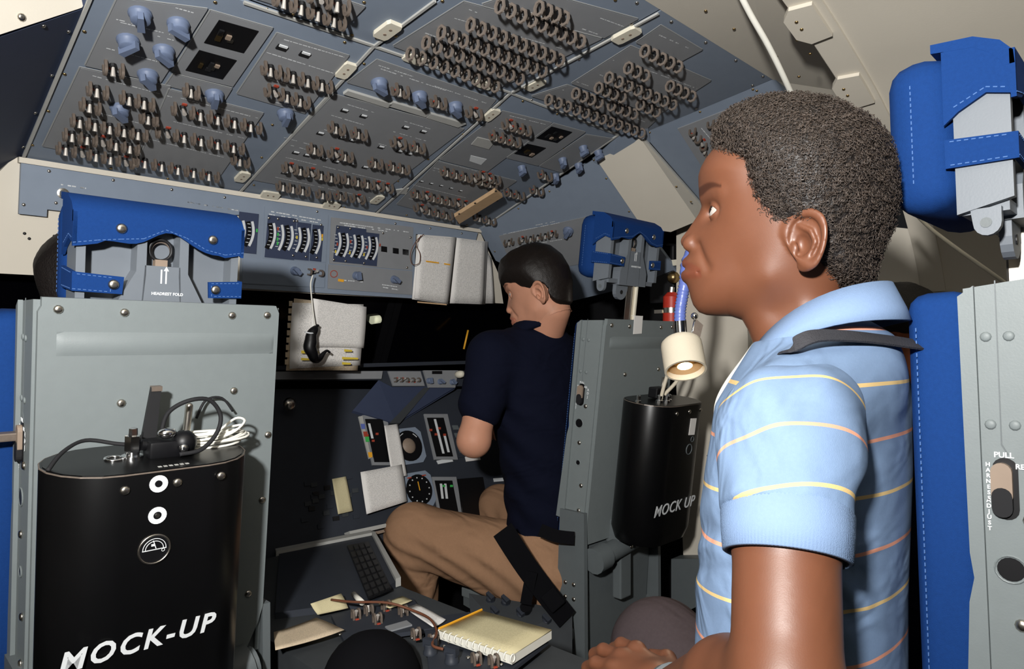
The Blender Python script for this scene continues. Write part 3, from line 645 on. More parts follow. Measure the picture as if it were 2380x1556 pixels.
    for s in (-1, 1):
        zb = c.z; b = prism(BM(), [U(s*.172, -.095, .26), U(s*.172, -.010, .26), U(s*.172, .0, .05), U(s*.172, .06, -.03), U(s*.172, .40, -.05), U(s*.172, .40, -.12), U(s*.172, .06, -.16), U(s*.172, .05, -zb+.0), U(s*.172, -.10, -zb)], (s*.014, 0, 0))
        lg = obj('side_frame', b, 'grey_dark', t)
        for yy, zz in ((-.06, .06), (-.03, .06), (-.06, .02), (-.03, .02), (-.05, -.06), (-.05, -.16), (-.06, .20)): place('screw', SCR_L, frame(U(s*.186, yy, zz), (0, 1, 0), (s, 0, 0)), lg)
    b = BM(); prism(b, [U(-.172, -.075, .24), U(.172, -.075, .24), U(.15, -.05, -zb+.02), U(-.15, -.05, -zb+.02)], (0, .02, 0)); obj('back_frame', b, 'grey_dark', t)
    b = BM(); cyl(b, U(-.16, -.11, .13), U(.15, -.11, .17), .028, n=14); obj('actuator', b, 'grey_dark', t, 'auto')
    b = BM(); cyl(b, U(-.165, -.11, .13), U(-.115, -.11, .136), .036, n=14); obj('actuator_collar', b, 'grey_dark', t, 'auto')
    b = BM(); cyl(b, U(.09, -.11, .162), U(.14, -.11, .17), .036, n=14); obj('actuator_collar', b, 'grey_dark', t, 'auto')
    b = BM(); box(b, U(-.02, -.10, .19), (.09, .05, .07), bev=.006); box(b, U(-.02, -.10, .06), (.05, .03, .13), bev=.004); act = obj('actuator_bracket', b, 'grey_dark', t)
    for dx in (-.03, -.005): place('screw', SCR_L, frame(U(dx, -.139, .148), (1, 0, 0), (0, -1, 0)), act)
    # ---------------- headrest
    hz = raise_; hw = .118
    M = M @ Matrix.Translation((0, .050, hz))
    hr = obj('headrest', P([(-hw+.012, .030, .0), (hw-.012, .030, .0), (hw-.012, .030, .165), (-hw+.012, .030, .165)], (0, .02, 0)), 'light_grey', t)
    for s in (-1, 1):   # tapered side cheeks
        obj('headrest_side', P([(s*(hw-.012), .0, .012), (s*(hw-.012), .052, .0), (s*(hw-.012), .052, .172), (s*(hw-.012), .008, .160), (s*(hw-.012), .0, .14)], (s*.012, 0, 0)), 'light_grey', hr)
    obj('headrest_base', P([(-hw+.012, .006, .0), (hw-.012, .006, .0), (hw-.012, .035, .0), (-hw+.012, .035, .0)], (0, 0, .012)), 'light_grey', hr)
    # centre channel: two rails flaring into a foot, an open pocket between them
    for s in (-1, 1):
        obj('channel_rail', P([(s*.024, .0, .168), (s*.037, .0, .168), (s*.038, .0, .084), (s*.064, .0, .034), (s*.064, .0, -.004), (s*.030, .0, -.004), (s*.024, .0, .08)], (0, .03, 0)), 'light_grey', hr)
    obj('channel_foot', P([(-.031, .0, -.004), (.031, .0, -.004), (.026, .0, .094), (-.026, .0, .094)], (0, .03, 0)), 'light_grey', hr)
    b = BM(); tube(b, [T(.0+.0165*math.cos(a*math.pi/12), .014, .119+.0165*math.sin(a*math.pi/12)) for a in range(24)], .0026, 7, closed=True); obj('pull_ring', b, 'dark', hr, True)
    b = BM(); tube(b, [T(.002+.0145*math.cos(a*math.pi/12), .019, .117+.0145*math.sin(a*math.pi/12)) for a in range(24)], .0016, 6, closed=True); obj('pull_ring', b, 'guard', hr, True)
    b = BM(); box(b, (0, .014, .097), (.018, .012, .014), M); obj('ring_clasp', b, 'taupe', hr)
    Rf = M @ Matrix.Translation((0, -.0006, 0)) @ Matrix(((1, 0, 0, 0), (0, 0, -1, 0), (0, 1, 0, 0), (0, 0, 0, 1)))
    text('lettering', 'HEADREST FOLD', .0062, Rf @ Matrix.Translation((.008, .051, 0)), hr, 'white_print', extrude=.0002, bold=.0002)
    for xx in (-.002, .005):
        b = BM(); box(b, (xx, -.0005, .078), (.0022, .0006, .022), M)
        if xx > 0: prism(b, [T(xx-.004, -.0002, .087), T(xx+.004, -.0002, .087), T(xx, -.0002, .094)], M.to_3x3() @ Vector((0, -.0006, 0)))
        obj('arrow_mark', b, 'white_print', hr)
    # cushion and its covers
    b = BM(); rbox(b, (-hw-.004, .050, .010), (hw+.004, .122, .188), .03, M); hc = obj('headrest_cushion', b, 'blue_fabric', hr, True)
    b = BM(); prism(b, [T(-hw-.006, d, h) for d, h in ((-.006, .150), (-.005, .164), (.006, .178), (.03, .190), (.07, .194), (.07, .184), (.03, .178), (.016, .168), (.006, .156), (.004, .150))], M.to_3x3() @ Vector((2*hw+.012, 0, 0))); obj('top_cover', b, 'blue_fabric', hr, 'auto')
    xs = [-hw-.006+i*(2*hw+.012)/24 for i in range(25)]
    low = [.118+.024*math.exp(-(x/.035)**2)+(.004 if abs(x) < .09 else 0)+.004*math.sin(x*60) for x in xs]
    fp = [(x, -.0065, .166) for x in xs]; fb = [(x, -.0065, l) for x, l in zip(xs, low)]
    b = BM(); prism(b, [T(*p) for p in fp+fb[::-1]], M.to_3x3() @ Vector((0, .005, 0))); flp = obj('back_flap', b, 'blue_fabric', hr)
    stitchobj([(x, -.0066, l+.005) for x, l in zip(xs[::3], low[::3])], (0, -1, 0), M, hr)
    for s in (-1, 1):
        obj('side_cover', P([(s*(hw+.0008), -.0065, .118), (s*(hw+.0008), -.0065, .164), (s*(hw+.0008), .03, .182), (s*(hw+.0008), .06, .182), (s*(hw+.0008), .06, .10), (s*(hw+.0008), .046, .112), (s*(hw+.0008), .02, .126)], (s*.005, 0, 0)), 'blue_fabric', hr)
        obj('side_strap', P([(s*(hw+.0006), -.006, .050), (s*(hw+.0006), .06, .052), (s*(hw+.0006), .06, .084), (s*(hw+.0006), -.006, .078)], (s*.005, 0, 0)), 'blue_fabric', hr)
        obj('back_strap', P([(s*(hw+.0055), -.0065, .050), (s*(hw-.06*(1 if s<0 else .8)), -.0065, .048), (s*(hw-.062*(1 if s<0 else .8)), -.0065, .074), (s*(hw+.0055), -.0065, .078)], (0, .0045, 0)), 'blue_fabric', hr)
        stitchobj([(s*(hw+.005), -.0066, .053), (s*(hw-.044), -.0066, .051), (s*(hw-.045), -.0066, .072), (s*(hw+.005), -.0066, .075)], (0, -1, 0), M, hr)
        stitchobj([(s*(hw+.0057), .055, .055), (s*(hw+.0057), .0, .053)], (s, 0, 0), M, hr); stitchobj([(s*(hw+.0057), .055, .081), (s*(hw+.0057), .0, .076)], (s, 0, 0), M, hr)
        stitchobj([(s*(hw+.0042), .092, .042), (s*(hw+.0042), .092, .156)], (s, 0, 0), M, hr)
        stitchobj([(s*(hw+.0057), .05, .118), (s*(hw+.0057), .02, .132), (s*(hw+.0057), .0, .126)], (s, 0, 0), M, hr)
    for p in ((-.062, -.0066, .146), (.072, -.0066, .143), (-hw+.048, -.0066, .062), (hw-.038, -.0066, .062)):
        b = BM(); lathe(b, [(.0078, 0), (.0076, .0018), (.005, .0036), (.002, .0042)], frame(T(*p), (1, 0, 0), M.to_3x3() @ Vector((0, -1, 0))), 14); obj('snap', b, 'steel', hr, True)
    if raise_ > .0:    # stalk and lug below a raised headrest
        pts = [(-.030, .012, .002), (.026, .012, .002), (.024, .012, -.020)]+[(-.004+.026*math.cos(a), .012, -.022+.024*math.sin(a)) for a in [-math.pi*i/8 for i in range(9)]]+[(-.030, .012, -.02)]
        lugM = [(-.045+x if False else x-.03, d, h) for x, d, h in pts]
        o = obj('headrest_lug', P(lugM, (0, .012, 0)), 'light_grey', hr)
        b = BM(); cyl(b, T(-.034, .0118, -.024), T(-.034, .0108, -.024), .006, n=12); obj('pin', b, 'dark', o)
        b = BM(); box(b, (.03, .02, -.06), (.030, .022, .13), M, bev=.003); obj('headrest_stalk', b, 'steel', hr)
        b = BM(); box(b, (.03, .006, -.06), (.006, .008, .13), M); obj('stalk_track', b, 'cream', hr)
        for s in (-1,):
            sl = obj('side_lug', P([(s*(hw-.012), .030, .004), (s*(hw-.012), .012, .004)]+[(s*(hw-.012), .012+.0+.013-.013*math.cos(a), -.012-.014*math.sin(a)) for a in [math.pi*i/8 for i in range(9)]]+[(s*(hw-.012), .040, .004)], (s*.010, 0, 0)), 'light_grey', hr)
            b = BM(); cyl(b, T(s*(hw-.0016), .026, -.012), T(s*(hw-.001), .026, -.012), .0055, n=14); obj('pin', b, 'grey_dark', sl)
    return t, seat_frame(xc, y, z, th)
s1, MC = make_seat(.37, 1.1, .0605, -.042, 'grey crew seat nearest the left edge, seen square from behind')
s2, MP = make_seat(1.626, 1.1, .0605, .098, 'grey crew seat of the man in the navy shirt, blue cushion edge showing')
s3, MS = make_seat(.998, .081, .0695, .074, 'grey crew seat at the right edge, blue cushion behind the striped shirt', math.radians(-2), .146)
# a tee handle on the left seat
b = BM(); box(b, (-W2-.028, .07, -.205), (.050, .016, .012), MC, bev=.002); box(b, (-W2-.052, .07, -.205), (.010, .016, .075), MC, bev=.003); tee = obj('tee_handle', b, 'guard', s1)
b = BM(); rbox(b, (-.212, .10, -.63), (-.14, .19, -.03), .025, MC); obj('side_bolster', b, 'blue_fabric', s1, True)
# ------------------------------------------------------------------ black air packs strapped to the seat backs
def stadium(w, d, n=10):
    r = d/2; pts = []
    for i in range(n+1):
        a = -math.pi/2+math.pi*i/n; pts.append((w/2-r+r*math.cos(a), r*math.sin(a)))
    for i in range(n+1):
        a = math.pi/2+math.pi*i/n; pts.append((-w/2+r+r*math.cos(a), r*math.sin(a)))
    return pts
def make_pack(M, x0, label, txt, w=.262, d=.155, hgt=.385, ztop=-.214, dials=True):
    M = M @ Matrix.Translation((x0, -d/2-.004, ztop))
    t = thing('air_pack', M @ Vector((0, 0, -hgt)), label, 'air pack')
    T = lambda x, y, z: M @ Vector((x, y, z)); R3 = M.to_3x3()
    st = stadium(w, d); b = BM(); m = len(st)
    lv = [(0, .992), (-.003, 1.0), (-hgt+.03, 1.0), (-hgt, .9)]
    rings = [[b.verts.new(T(x*k, y*k, z)) for x, y in st] for z, k in lv]
    for A, B in zip(rings[:-1], rings[1:]):
        for i in range(m): b.faces.new((A[i], A[(i+1) % m], B[(i+1) % m], B[i]))
    b.faces.new(rings[0]); b.faces.new(rings[-1][::-1])
    body = obj('pack_body', b, 'black_gloss', t, 'auto')
    b = BM(); tube(b, [T(x*.995, y*.995, -.001) for x, y in st], .0012, 5, closed=True); obj('lid_edge', b, 'guard', t)
    b = BM(); prism(b, [T(x*.97, y*.97, 0) for x, y in st], R3 @ Vector((0, 0, .001))); lid = obj('lid', b, 'black_gloss', t)
    f = -d/2
    for x, z in ((-.052, -.020), (.012, -.019), (.070, -.018)): place('screw', SCR_L, frame(T(x, f, z), R3 @ Vector((1, 0, 0)), R3 @ Vector((0, -1, 0))), body)
    Fm = lambda x, z, o=.0006: M @ Matrix.Translation((x, f-o, z)) @ Matrix(((1, 0, 0, 0), (0, 0, -1, 0), (0, 1, 0, 0), (0, 0, 0, 1)))
    text('lettering', txt, .0365 if dials else .043, Fm(-.026 if dials else -.012, -.232 if dials else -.28), t, 'white_print', shear=.22, extrude=.0004, bold=.0009 if dials else .0003, spacing=1.22 if dials else 1.08)
    if dials:
        for z, hollow in ((-.017, 0), (-.060, 1)):
            b = BM(); lathe(b, [(.0115, 0), (.0115, .0012), (.0052, .0012), (.005, .0004)], Fm(-.012, z), 20); o = obj('washer', b, 'white_print', t, 'auto')
            b = BM(); cyl(b, T(-.012, f-.0002, z), T(-.012, f-.0016, z), .0046 if not hollow else .0052, n=14, mi=0); obj('port', b, 'black', o)
            if hollow:
                b = BM(); cyl(b, T(-.012, f, z), T(-.012, f-.003, z), .003, n=6); obj('nut', b, 'steel', o)
    zz = -.106 if dials else -.125; xx = -.014 if dials else .03
    r0 = .0195 if dials else .014
    b = BM(); tube(b, [M @ Vector((xx+r0*math.cos(a*math.pi/16), f-.001, zz+r0*math.sin(a*math.pi/16))) for a in range(32)], .0015, 6, closed=True); g = obj('gauge', b, 'steel' if dials else 'grey_dark', t, True)
    b = BM(); cyl(b, T(xx, f, zz), T(xx, f-.0008, zz), r0*.95, n=24); obj('gauge_face', b, 'black', g)
    if dials:
        for rr in (.0145, .0112):
            b = BM(); tube(b, [T(xx+rr*math.cos(a*math.pi/14), f-.0012, zz+rr*math.sin(a*math.pi/14)) for a in range(15)], .0005, 4); obj('gauge_scale', b, 'white_print', g)
        b = BM(); box(b, (xx, f-.0012, zz-.0005), (.030, .0006, .001), M); box(b, (xx+.002, f-.0012, zz+.006), (.001, .0006, .012), M @ Matrix.Translation((xx, 0, zz)) @ Matrix.Rotation(-.3, 4, 'Y') @ Matrix.Translation((-xx, 0, -zz))); box(b, (xx-.002, f-.0012, zz+.006), (.004, .0006, .003), M); obj('gauge_needle', b, 'white_print', g)
        b = BM(); tube(b, [T(xx+.011+.002*math.cos(a), f-.0012, zz-.003+.002*math.sin(a)) for a in [k*math.pi/4 for k in range(8)]], .0004, 4, closed=True); obj('gauge_mark', b, 'white_print', g)
    else:
        b = BM(); box(b, (xx+.01, f-.001, -.06), (.030, .0012, .046), M @ Matrix.Rotation(.06, 4, 'Y')); obj('tape_patch', b, 'paper', t)
        b = BM(); tube(b, [T(xx+.012+.0075*math.cos(a), f-.001, -.098+.0075*math.sin(a)) for a in [k*math.pi/6 for k in range(12)]], .001, 5, closed=True); obj('port_ring', b, 'grey_dark', t)
    return t, M, T
pk1, MA, TA = make_pack(MC, -.050, 'black air pack lettered MOCK-UP on the left seat back', 'MOCK-UP')
pk2, MB_, TB = make_pack(MP, .012, 'smaller looking black air pack lettered MOCK UP without hyphen', 'MOCK UP', dials=False)
# fittings on the left pack lid
R3 = MA.to_3x3(); UP = R3 @ Vector((0, 0, 1))
b = BM(); lathe(b, [(.014, .001), (.014, .004), (.009, .004), (.009, .010)], MA @ Matrix.Translation((-.022, .0, 0)), 12); lathe(b, [(.0105, .010), (.0105, .032), (.006, .033), (.0055, .042), (.0035, .043)], MA @ Matrix.Translation((-.022, 0, 0)), 6); obj('hose_fitting', b, 'chrome', pk1, 'auto')
b = BM(); tube(b, [TA(-.045+.011*math.cos(a), .0, .002+0*a) + R3 @ Vector((0, .011*math.sin(a), 0)) for a in [k*math.pi/8 for k in range(16)]], .002, 6, closed=True); obj('seal_ring', b, 'chrome', pk1, True)
b = BM(); box(b, (.024, -.004, .012), (.060, .034, .024), MA, bev=.004); cyl(b, TA(-.012, 0, .018), TA(.0, 0, .016), .008, n=10); sph(b, (.042, -.01, .018), .018, MA); obj('valve_body', b, 'black', pk1, 'auto')
b = BM(); sph(b, (.018, -.012, .034), (.013, .010, .008), MA); cyl(b, TA(.036, -.030, .014), TA(.036, -.0225, .014), .006, n=10); obj('valve_cap', b, 'chrome', pk1, True)
b = BM(); prism(b, [TA(-.006, .02, .012), TA(.014, .02, .012), TA(.024, .035, .092), TA(.010, .035, .092)], R3 @ Vector((0, .006, 0))); obj('lever_plate', b, 'dark', pk1)
b = BM(); box(b, (.017, .037, .090), (.014, .010, .007), MA); obj('lever_tip', b, 'guard', pk1)
b = BM(); cyl(b, TA(.058, .03, .0), TA(.062, .03, .062), .0055, n=10); sph(b, (.062, .03, .062), .0055, MA); obj('stud', b, 'steel', pk1, 'auto')
b = BM()
for k in range(6): box(b, (-.006+.007*k, -.062, .0013), (.0045, .005, .0004), MA)
tag(obj('worn_lettering', b, 'edge_light', pk1), kind='stuff')
b = BM(); tube(b, smoothpath([TA(-.125, -.02, .001), TA(-.105, 0, .018), TA(-.075, .02, .026), TA(-.04, .01, .020), TA(-.018, .0, .018)], 6), .0028, 6); obj('black_hose', b, 'rubber', pk1, True)
b = BM(); tube(b, smoothpath([TA(.014, .0, .03), TA(.022, .0, .06), TA(.045, -.01, .078), TA(.075, -.01, .078), TA(.092, -.012, .055), TA(.085, -.02, .03), TA(.06, -.03, .010), TA(.03, -.03, .006)], 6), .0032, 7); obj('black_hose', b, 'rubber', pk1, True)
# coil of white cord lying on the left pack
b = BM()
for k in range(7):
    rr = random.uniform(-.003, .003); z0 = .006+.0042*(k % 4)
    pts = [TA(.088+(.050+rr+.002*k)*math.cos(a)*1.0, .022+(.020+rr)*math.sin(a), z0+.004*math.sin(a+k)+.010*max(0, math.cos(a))*(k % 3)/2) for a in [2*math.pi*i/22 for i in range(22)]]
    tube(b, pts, .0021, 5, closed=True)
tube(b, smoothpath([TA(.045, .03, .012), TA(.08, .01, .012), TA(.115, .0, .022), TA(.140, .012, .036), TA(.132, .028, .038), TA(.1, .02, .02), TA(.06, .0, .008)], 5), .0021, 5)
coil = tag(obj('cord_coil', b, 'white_cord', None, True), 'coil of white cord lying on the left black pack', 'cord')
b = BM(); tube(b, smoothpath([TA(.085, .062, .035), TA(.1, .066, .062), TA(.125, .066, .064), TA(.142, .062, .042)], 5), .002, 6); obj('black_wire', b, 'rubber', pk1, True)
# fittings on the right pack lid
b = BM(); tube(b, smoothpath([TB(-.045, -.02, .006), TB(-.05, -.03, .05), TB(-.045, -.04, .10), TB(-.02, -.045, .125), TB(.01, -.045, .122), TB(.02, -.04, .10), TB(.005, -.035, .06), TB(-.03, -.02, .02)], 6), .0052, 7); lp = tag(obj('hose_loop', b, 'lamp_cream', None, True), 'short cream hose looped over the pilot-side black pack', 'hose')
for x, y, s_ in ((-.12, -.0, 1), (-.05, -.02, 1.3), (-.03, -.03, 1.2), (-.005, -.02, 1.2)):
    b = BM(); lathe(b, [(.008*s_, 0), (.008*s_, .006), (.005*s_, .008), (.006*s_, .018), (.003*s_, .021)], MB_ @ Matrix.Translation((x, y, 0)), 8); obj('hose_fitting', b, 'chrome', pk2, 'auto')
b = BM(); cyl(b, TB(.02, .02, 0), TB(.022, .02, .06), .004, n=8); obj('stud', b, 'steel', pk2, True)
b = BM(); box(b, (.0, .02, .018), (.05, .03, .03), MB_, bev=.004); obj('valve_body', b, 'black', pk2)
# tape on the pilot seat top
b = BM(); box(b, (-.028, -.0012, -.012), (.040, .0012, .05), MP @ Matrix.Rotation(-.05, 4, 'Y')); box(b, (-.028, .005, .0115), (.034, .014, .0012), MP); obj('tape_patch', b, 'paper', s2)
# ------------------------------------------------------------------ windows and glareshield
for i, (x0, x1) in enumerate(((-.4, .55), (.58, 1.40), (1.43, 2.25))):
    b = BM(); prism(b, [(x0, 1.99, H+.16), (x1, 1.99, H+.16), (x1, 2.12, H-.12), (x0, 2.12, H-.12)], (0, .008, .003))
    w_ = struct('window_%d' % (i+1), b, 'glass_black', 'dark forward windshield pane')
    for xx in (x0, x1):
        bb = BM(); prism(bb, [(xx-.014, 1.985, H+.165), (xx+.014, 1.985, H+.165), (xx+.014, 2.115, H-.125), (xx-.014, 2.115, H-.125)], (0, .03, .01)); obj('window_frame', bb, 'black', w_)
P_GL = Plane(R(0, 1.92, -.085), (0, -1, .15))
g = bay('glareshield', 'dark grey glareshield ledge under the windows', P_GL, [(560, 865), (930, 862), (1080, 862), (1330, 864), (1330, 902), (1060, 898), (912, 900), (880, 884), (560, 886)], 'main_panel')
b = BM(); prism(b, [(-.3, 1.9, H-.082), (2.2, 1.9, H-.082), (2.2, 2.12, H-.115), (-.3, 2.12, H-.115)], (0, 0, .012)); obj('glareshield_top', b, 'main_panel', g)
plate('lip', P_GL, [(560, 866), (885, 864), (882, 882), (560, 884)], .0, .012, 'panel_grey', g)
plate('module_plate', P_GL, [(900, 864), (975, 864), (985, 898), (912, 898)], .0, .006, 'panel_grey', g)
plate('module_plate', P_GL, [(982, 862), (1062, 862), (1055, 902), (994, 902)], .0, .008, 'panel_grey', g)
row(P_GL, g, 916, 884, 970, 884, 5, .006, 't', .7)
for kx, ky in ((996, 886), (1022, 888), (1050, 889)):
    place('knob', KNOB_S, frame(P_GL.hit(kx, ky, .008), (1, 0, 0), P_GL.n) @ Matrix.Rotation(kx, 4, 'Z') @ Matrix.Scale(.8, 4), g)
b = BM(); lathe(b, [(.012, 0), (.014, .02), (.011, .034), (.004, .038)], frame(P_GL.hit(1061, 872, .004), (1, 0, 0), P_GL.n), 12); obj('cream_cap', b, 'cream', g, True)
plate('display', P_GL, [(1004, 863), (1026, 863), (1026, 870), (1004, 870)], .008, .012, 'black', g)
b = BM(); tube(b, [atY(862, 745, 2.02), atY(882, 742, 2.02)], .014, 10); tag(obj('window_fixture', b, 'window_lit', None, True), 'small pale round fixture at the dark window beside the hanging pages', 'fixture')
pw = (atY(1078, 812, 1.98), atY(1088, 768, 1.98)); b = BM(); tube(b, pw, .004, 6); pcl = tag(obj('pencil', b, 'amber', None, True), 'yellow pencil standing against the dark window by the man', 'pencil')
# ------------------------------------------------------------------ main instrument panel
P_MN = Plane(R(0, 1.98, -.12), (0, -.40, .16))
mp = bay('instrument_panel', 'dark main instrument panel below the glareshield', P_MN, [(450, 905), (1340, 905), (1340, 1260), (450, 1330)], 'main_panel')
def mplate(nm, pts, h0, h1, m, par=None): return plate(nm, P_MN, pts, h0, h1, m, par or mp)
# angled shroud between the panel halves
b = BM(); prism(b, [P_GL.hit(880, 884), P_GL.hit(1060, 900), P_GL.hit(985, 900, -.12), P_MN.hit(920, 985, .01), P_MN.hit(820, 955, .01)], (0, .01, -.01)); obj('shroud', b, 'navy_panel', mp)
b = BM(); prism(b, [P_GL.hit(985, 901), P_GL.hit(1000, 901), P_MN.hit(930, 984, .02), P_MN.hit(905, 984, .02)], (0, .012, -.01)); obj('shroud_edge', b, 'console_grey', mp)
def tapeunit(x0, y0, x1, y1, dx):  # slanted vertical meter pair
    q = [(x0, y0), (x1, y0), (x1+dx, y1), (x0+dx, y1)]
    mplate('bezel', [(x0-8, y0-8), (x1+8, y0-8), (x1+dx+10, y1+8), (x0+dx-6, y1+8)], 0, .006, 'panel_grey'); f = mplate('meter_face', q, .006, .009, 'black')
    return f
tapeunit(848, 975, 888, 1075, 22); tapeunit(992, 972, 1030, 1062, 22); tapeunit(1010, 1118, 1050, 1190, 14)
for x, y0, y1, d in ((855, 985, 1020, 8), (1008, 975, 1055, 20), (1030, 1010, 1052, 10), (1022, 1125, 1160, 4), (1032, 1125, 1160, 4)):
    mplate('tape_strip', [(x, y0), (x+5, y0), (x+5+d, y1), (x+d, y1)], .009, .0104, 'white_print')
for x, y, m in ((873, 1007, 'red_mark'), (864, 1023, 'red_mark'), (850, 1010, 'red_mark'), (998, 998, 'red_mark'), (1010, 1008, 'red_mark'), (1030, 1009, 'red_mark'), (1018, 994, 'red_mark'), (1046, 1128, 'green_mark'), (1028, 1128, 'green_mark')):
    mplate('range_mark', [(x, y), (x+6, y), (x+6, y+5), (x, y+5)], .009, .011, m)
# attitude ball
def dial(cx, cy, r, nm='dial'):
    M = frame(P_MN.hit(cx, cy, .0), (1, 0, 0), P_MN.n); b = BM()
    prism(b, [M @ Vector((x*r, y*r, 0)) for x, y in ((-1, -.7), (-.7, -1), (.7, -1), (1, -.7), (1, .7), (.7, 1), (-.7, 1), (-1, .7))], P_MN.n*.006); o = obj('bezel', b, 'panel_blue', mp)
    b = BM(); cyl(b, M @ Vector((0, 0, .006)), M @ Vector((0, 0, .008)), r*.86, n=24); obj('dial_face', b, 'black', o); return M, o
M, o = dial(948, 1038, .062); b = BM(); sph(b, (0, 0, .0), (.030, .030, .018), M, 16, 10); obj('attitude_ball', b, 'taupe', o, True)
for k in range(3):
    a = .6+k*1.3; b = BM(); tube(b, [M @ Vector((.046*math.cos(a+j*.1), .046*math.sin(a+j*.1), .009)) for j in range(5)], .0014, 5); obj('index_mark', b, 'white_print', o)
M, o = dial(972, 1140, .060); b = BM()
for k in range(12): box(b, (.040*math.cos(k*math.pi/6), .040*math.sin(k*math.pi/6), .0085), (.004, .004, .001), M)
tag(obj('dial_ticks', b, 'white_print', o), kind='stuff')
b = BM(); box(b, (0, .012, .009), (.003, .030, .001), M); obj('needle', b, 'amber', o)
for dx in (-.03, .03): b = BM(); box(b, (dx, .044, .009), (.016, .004, .001), M); obj('warning_flag', b, 'red_mark', o)
mplate('display', [(1060, 1115), (1120, 1110), (1135, 1200), (1072, 1205)], 0, .006, 'black')
mplate('module_plate', [(1036, 960), (1070, 958), (1100, 1060), (1060, 1066)], 0, .004, 'main_panel')
for k in range(4): 
    y = 990+18*k; mplate('push_button', [(1050+k*5, y), (1062+k*5, y), (1066+k*5, y+10), (1054+k*5, y+10)], .004, .009, 'grey_dark')
mplate('label_plate', [(1080, 1062), (1112, 1056), (1116, 1070), (1083, 1074)], 0, .004, 'paper'); mplate('label_plate', [(1014, 1072), (1048, 1066), (1052, 1074), (1018, 1080)], 0, .004, 'white_print')
mplate('label_plate', [(1146, 1113), (1176, 1111), (1176, 1119), (1148, 1121)], 0, .004, 'white_print'); mplate('label_plate', [(1030, 1172), (1070, 1166), (1074, 1176), (1034, 1182)], 0, .004, 'panel_grey')
mplate('side_scale', [(832, 970), (843, 968), (866, 1064), (856, 1068)], 0, .006, 'edge_light')
for x, y, m in ((840, 992, 'blue_hose'), (846, 1010, 'red_mark'), (850, 1022, 'green_mark'), (857, 1058, 'amber')): mplate('range_mark', [(x-2, y-6), (x+7, y-6), (x+8, y+6), (x, y+6)], .006, .008, m)
mplate('grab_bar', [(800, 1240), (885, 1222), (888, 1230), (803, 1250)], .0, .03, 'edge_light'); mplate('grab_bar', [(800, 1254), (880, 1236), (883, 1242), (803, 1262)], .0, .03, 'taupe')
b = BM(); lathe(b, [(.02, 0), (.018, .01), (.008, .016)], frame(atY(672, 940, 1.9), (1, 0, 0), (0, -1, 0)), 12); obj('knob', b, 'steel', mp, True)
for k in range(26):  # small dim panel pieces on the far dark side
    x, y = random.uniform(690, 820), random.uniform(1100, 1240); mplate('push_button', [(x, y), (x+14, y-2), (x+15, y+8), (x+1, y+10)], 0, .004, random.choice(['dark', 'main_panel', 'console_grey']))
# ------------------------------------------------------------------ papers
def sheet(name, label, cat, pts, m, th=.0012, grid=8, curl=0.0, group=None):
    """pts: four corners (world) top-left, top-right, bottom-right, bottom-left; a slightly bowed sheet with UVs"""
    b = BM(); uv = b.loops.layers.uv.new('UVMap'); A, B, C, D = [Vector(p) for p in pts]; n = (B-A).cross(D-A).normalized(); V = []
    for s_ in (0, 1):
        V.append([[b.verts.new((A*(1-u)+B*u)*(1-v)+(D*(1-u)+C*u)*v + n*(curl*math.sin(math.pi*u)*(.4+v)+.4*curl*math.sin(3*u+4*v)+s_*th)) for u in [i/grid for i in range(grid+1)]] for v in [j/grid for j in range(grid+1)]])
    def face(vs, uvs):
        f = b.faces.new(vs)
        for l, q in zip(f.loops, uvs): l[uv].uv = q
    for s_ in (0, 1):
        for j in range(grid):
            for i in range(grid):
                face([V[s_][j][i], V[s_][j][i+1], V[s_][j+1][i+1], V[s_][j+1][i]], [(i/grid, 1-j/grid), ((i+1)/grid, 1-j/grid), ((i+1)/grid, 1-(j+1)/grid), (i/grid, 1-(j+1)/grid)])
    for i in range(grid):
        for a, c in (((0, i), (0, i+1)), ((grid, i+1), (grid, i)), ((i+1, 0), (i, 0)), ((i, grid), (i+1, grid))):
            face([V[0][a[0]][a[1]], V[0][c[0]][c[1]], V[1][c[0]][c[1]], V[1][a[0]][a[1]]], [(0, 0)]*4)
    o = obj(name, b, m, label if not isinstance(label, str) else None, True)
    if isinstance(label, str): tag(o, label, cat, group)
    return o
# open book pinned on the brow panel
bk = thing('checklist_book', P_EYE.hit(1050, 708, .05), 'open ring-bound checklist book hung on the brow panel', 'book')
E = lambda x, y, o: P_EYE.hit(x, y, o)
for k in range(2): sheet('page', bk, None, [E(972+2*k, 545+3*k, .024+.010*k), E(1060, 552+k, .026+.010*k), E(1042, 708-2*k, .026+.010*k), E(958+6*k, 696-2*k, .024+.010*k)], 'paper', .002, 6, .0)
for k in range(2): sheet('page', bk, None, [E(1062, 553+k, .026+.008*k), E(1134-4*k, 562, .024+.008*k), E(1128-4*k, 708, .024+.008*k), E(1046, 706-k, .026+.008*k)], 'paper', .002, 6, .0)
sheet('page', bk, None, [E(1128, 575, .024), E(1142, 600, .02), E(1150, 706, .02), E(1122, 706, .024)], 'paper', .001, 4, .002)
for pts, m in (([E(990, 606, .038), E(1020, 610, .038), E(1020, 613, .038), E(990, 609, .038)], 'amber'), ([E(1032, 612, .038), E(1046, 614, .038), E(1046, 617, .038), E(1032, 615, .038)], 'amber'), ([E(970, 701, .038), E(1038, 707, .038), E(1038, 710, .038), E(970, 704, .038)], 'tan_wood')):
    obj('highlight', prism(BM(), pts, P_EYE.n*.0008), m, bk)
b = BM(); tube(b, smoothpath([E(985, 545, .045), E(968, 560, .05), E(954, 590, .05), E(958, 614, .05), E(974, 612, .05), E(976, 590, .05), E(968, 570, .05), E(978, 548, .046)], 5), .0012, 5); obj('cord_loop', b, 'brown_cord' if 'brown_cord' in MATS else 'tan_wood', bk, True)
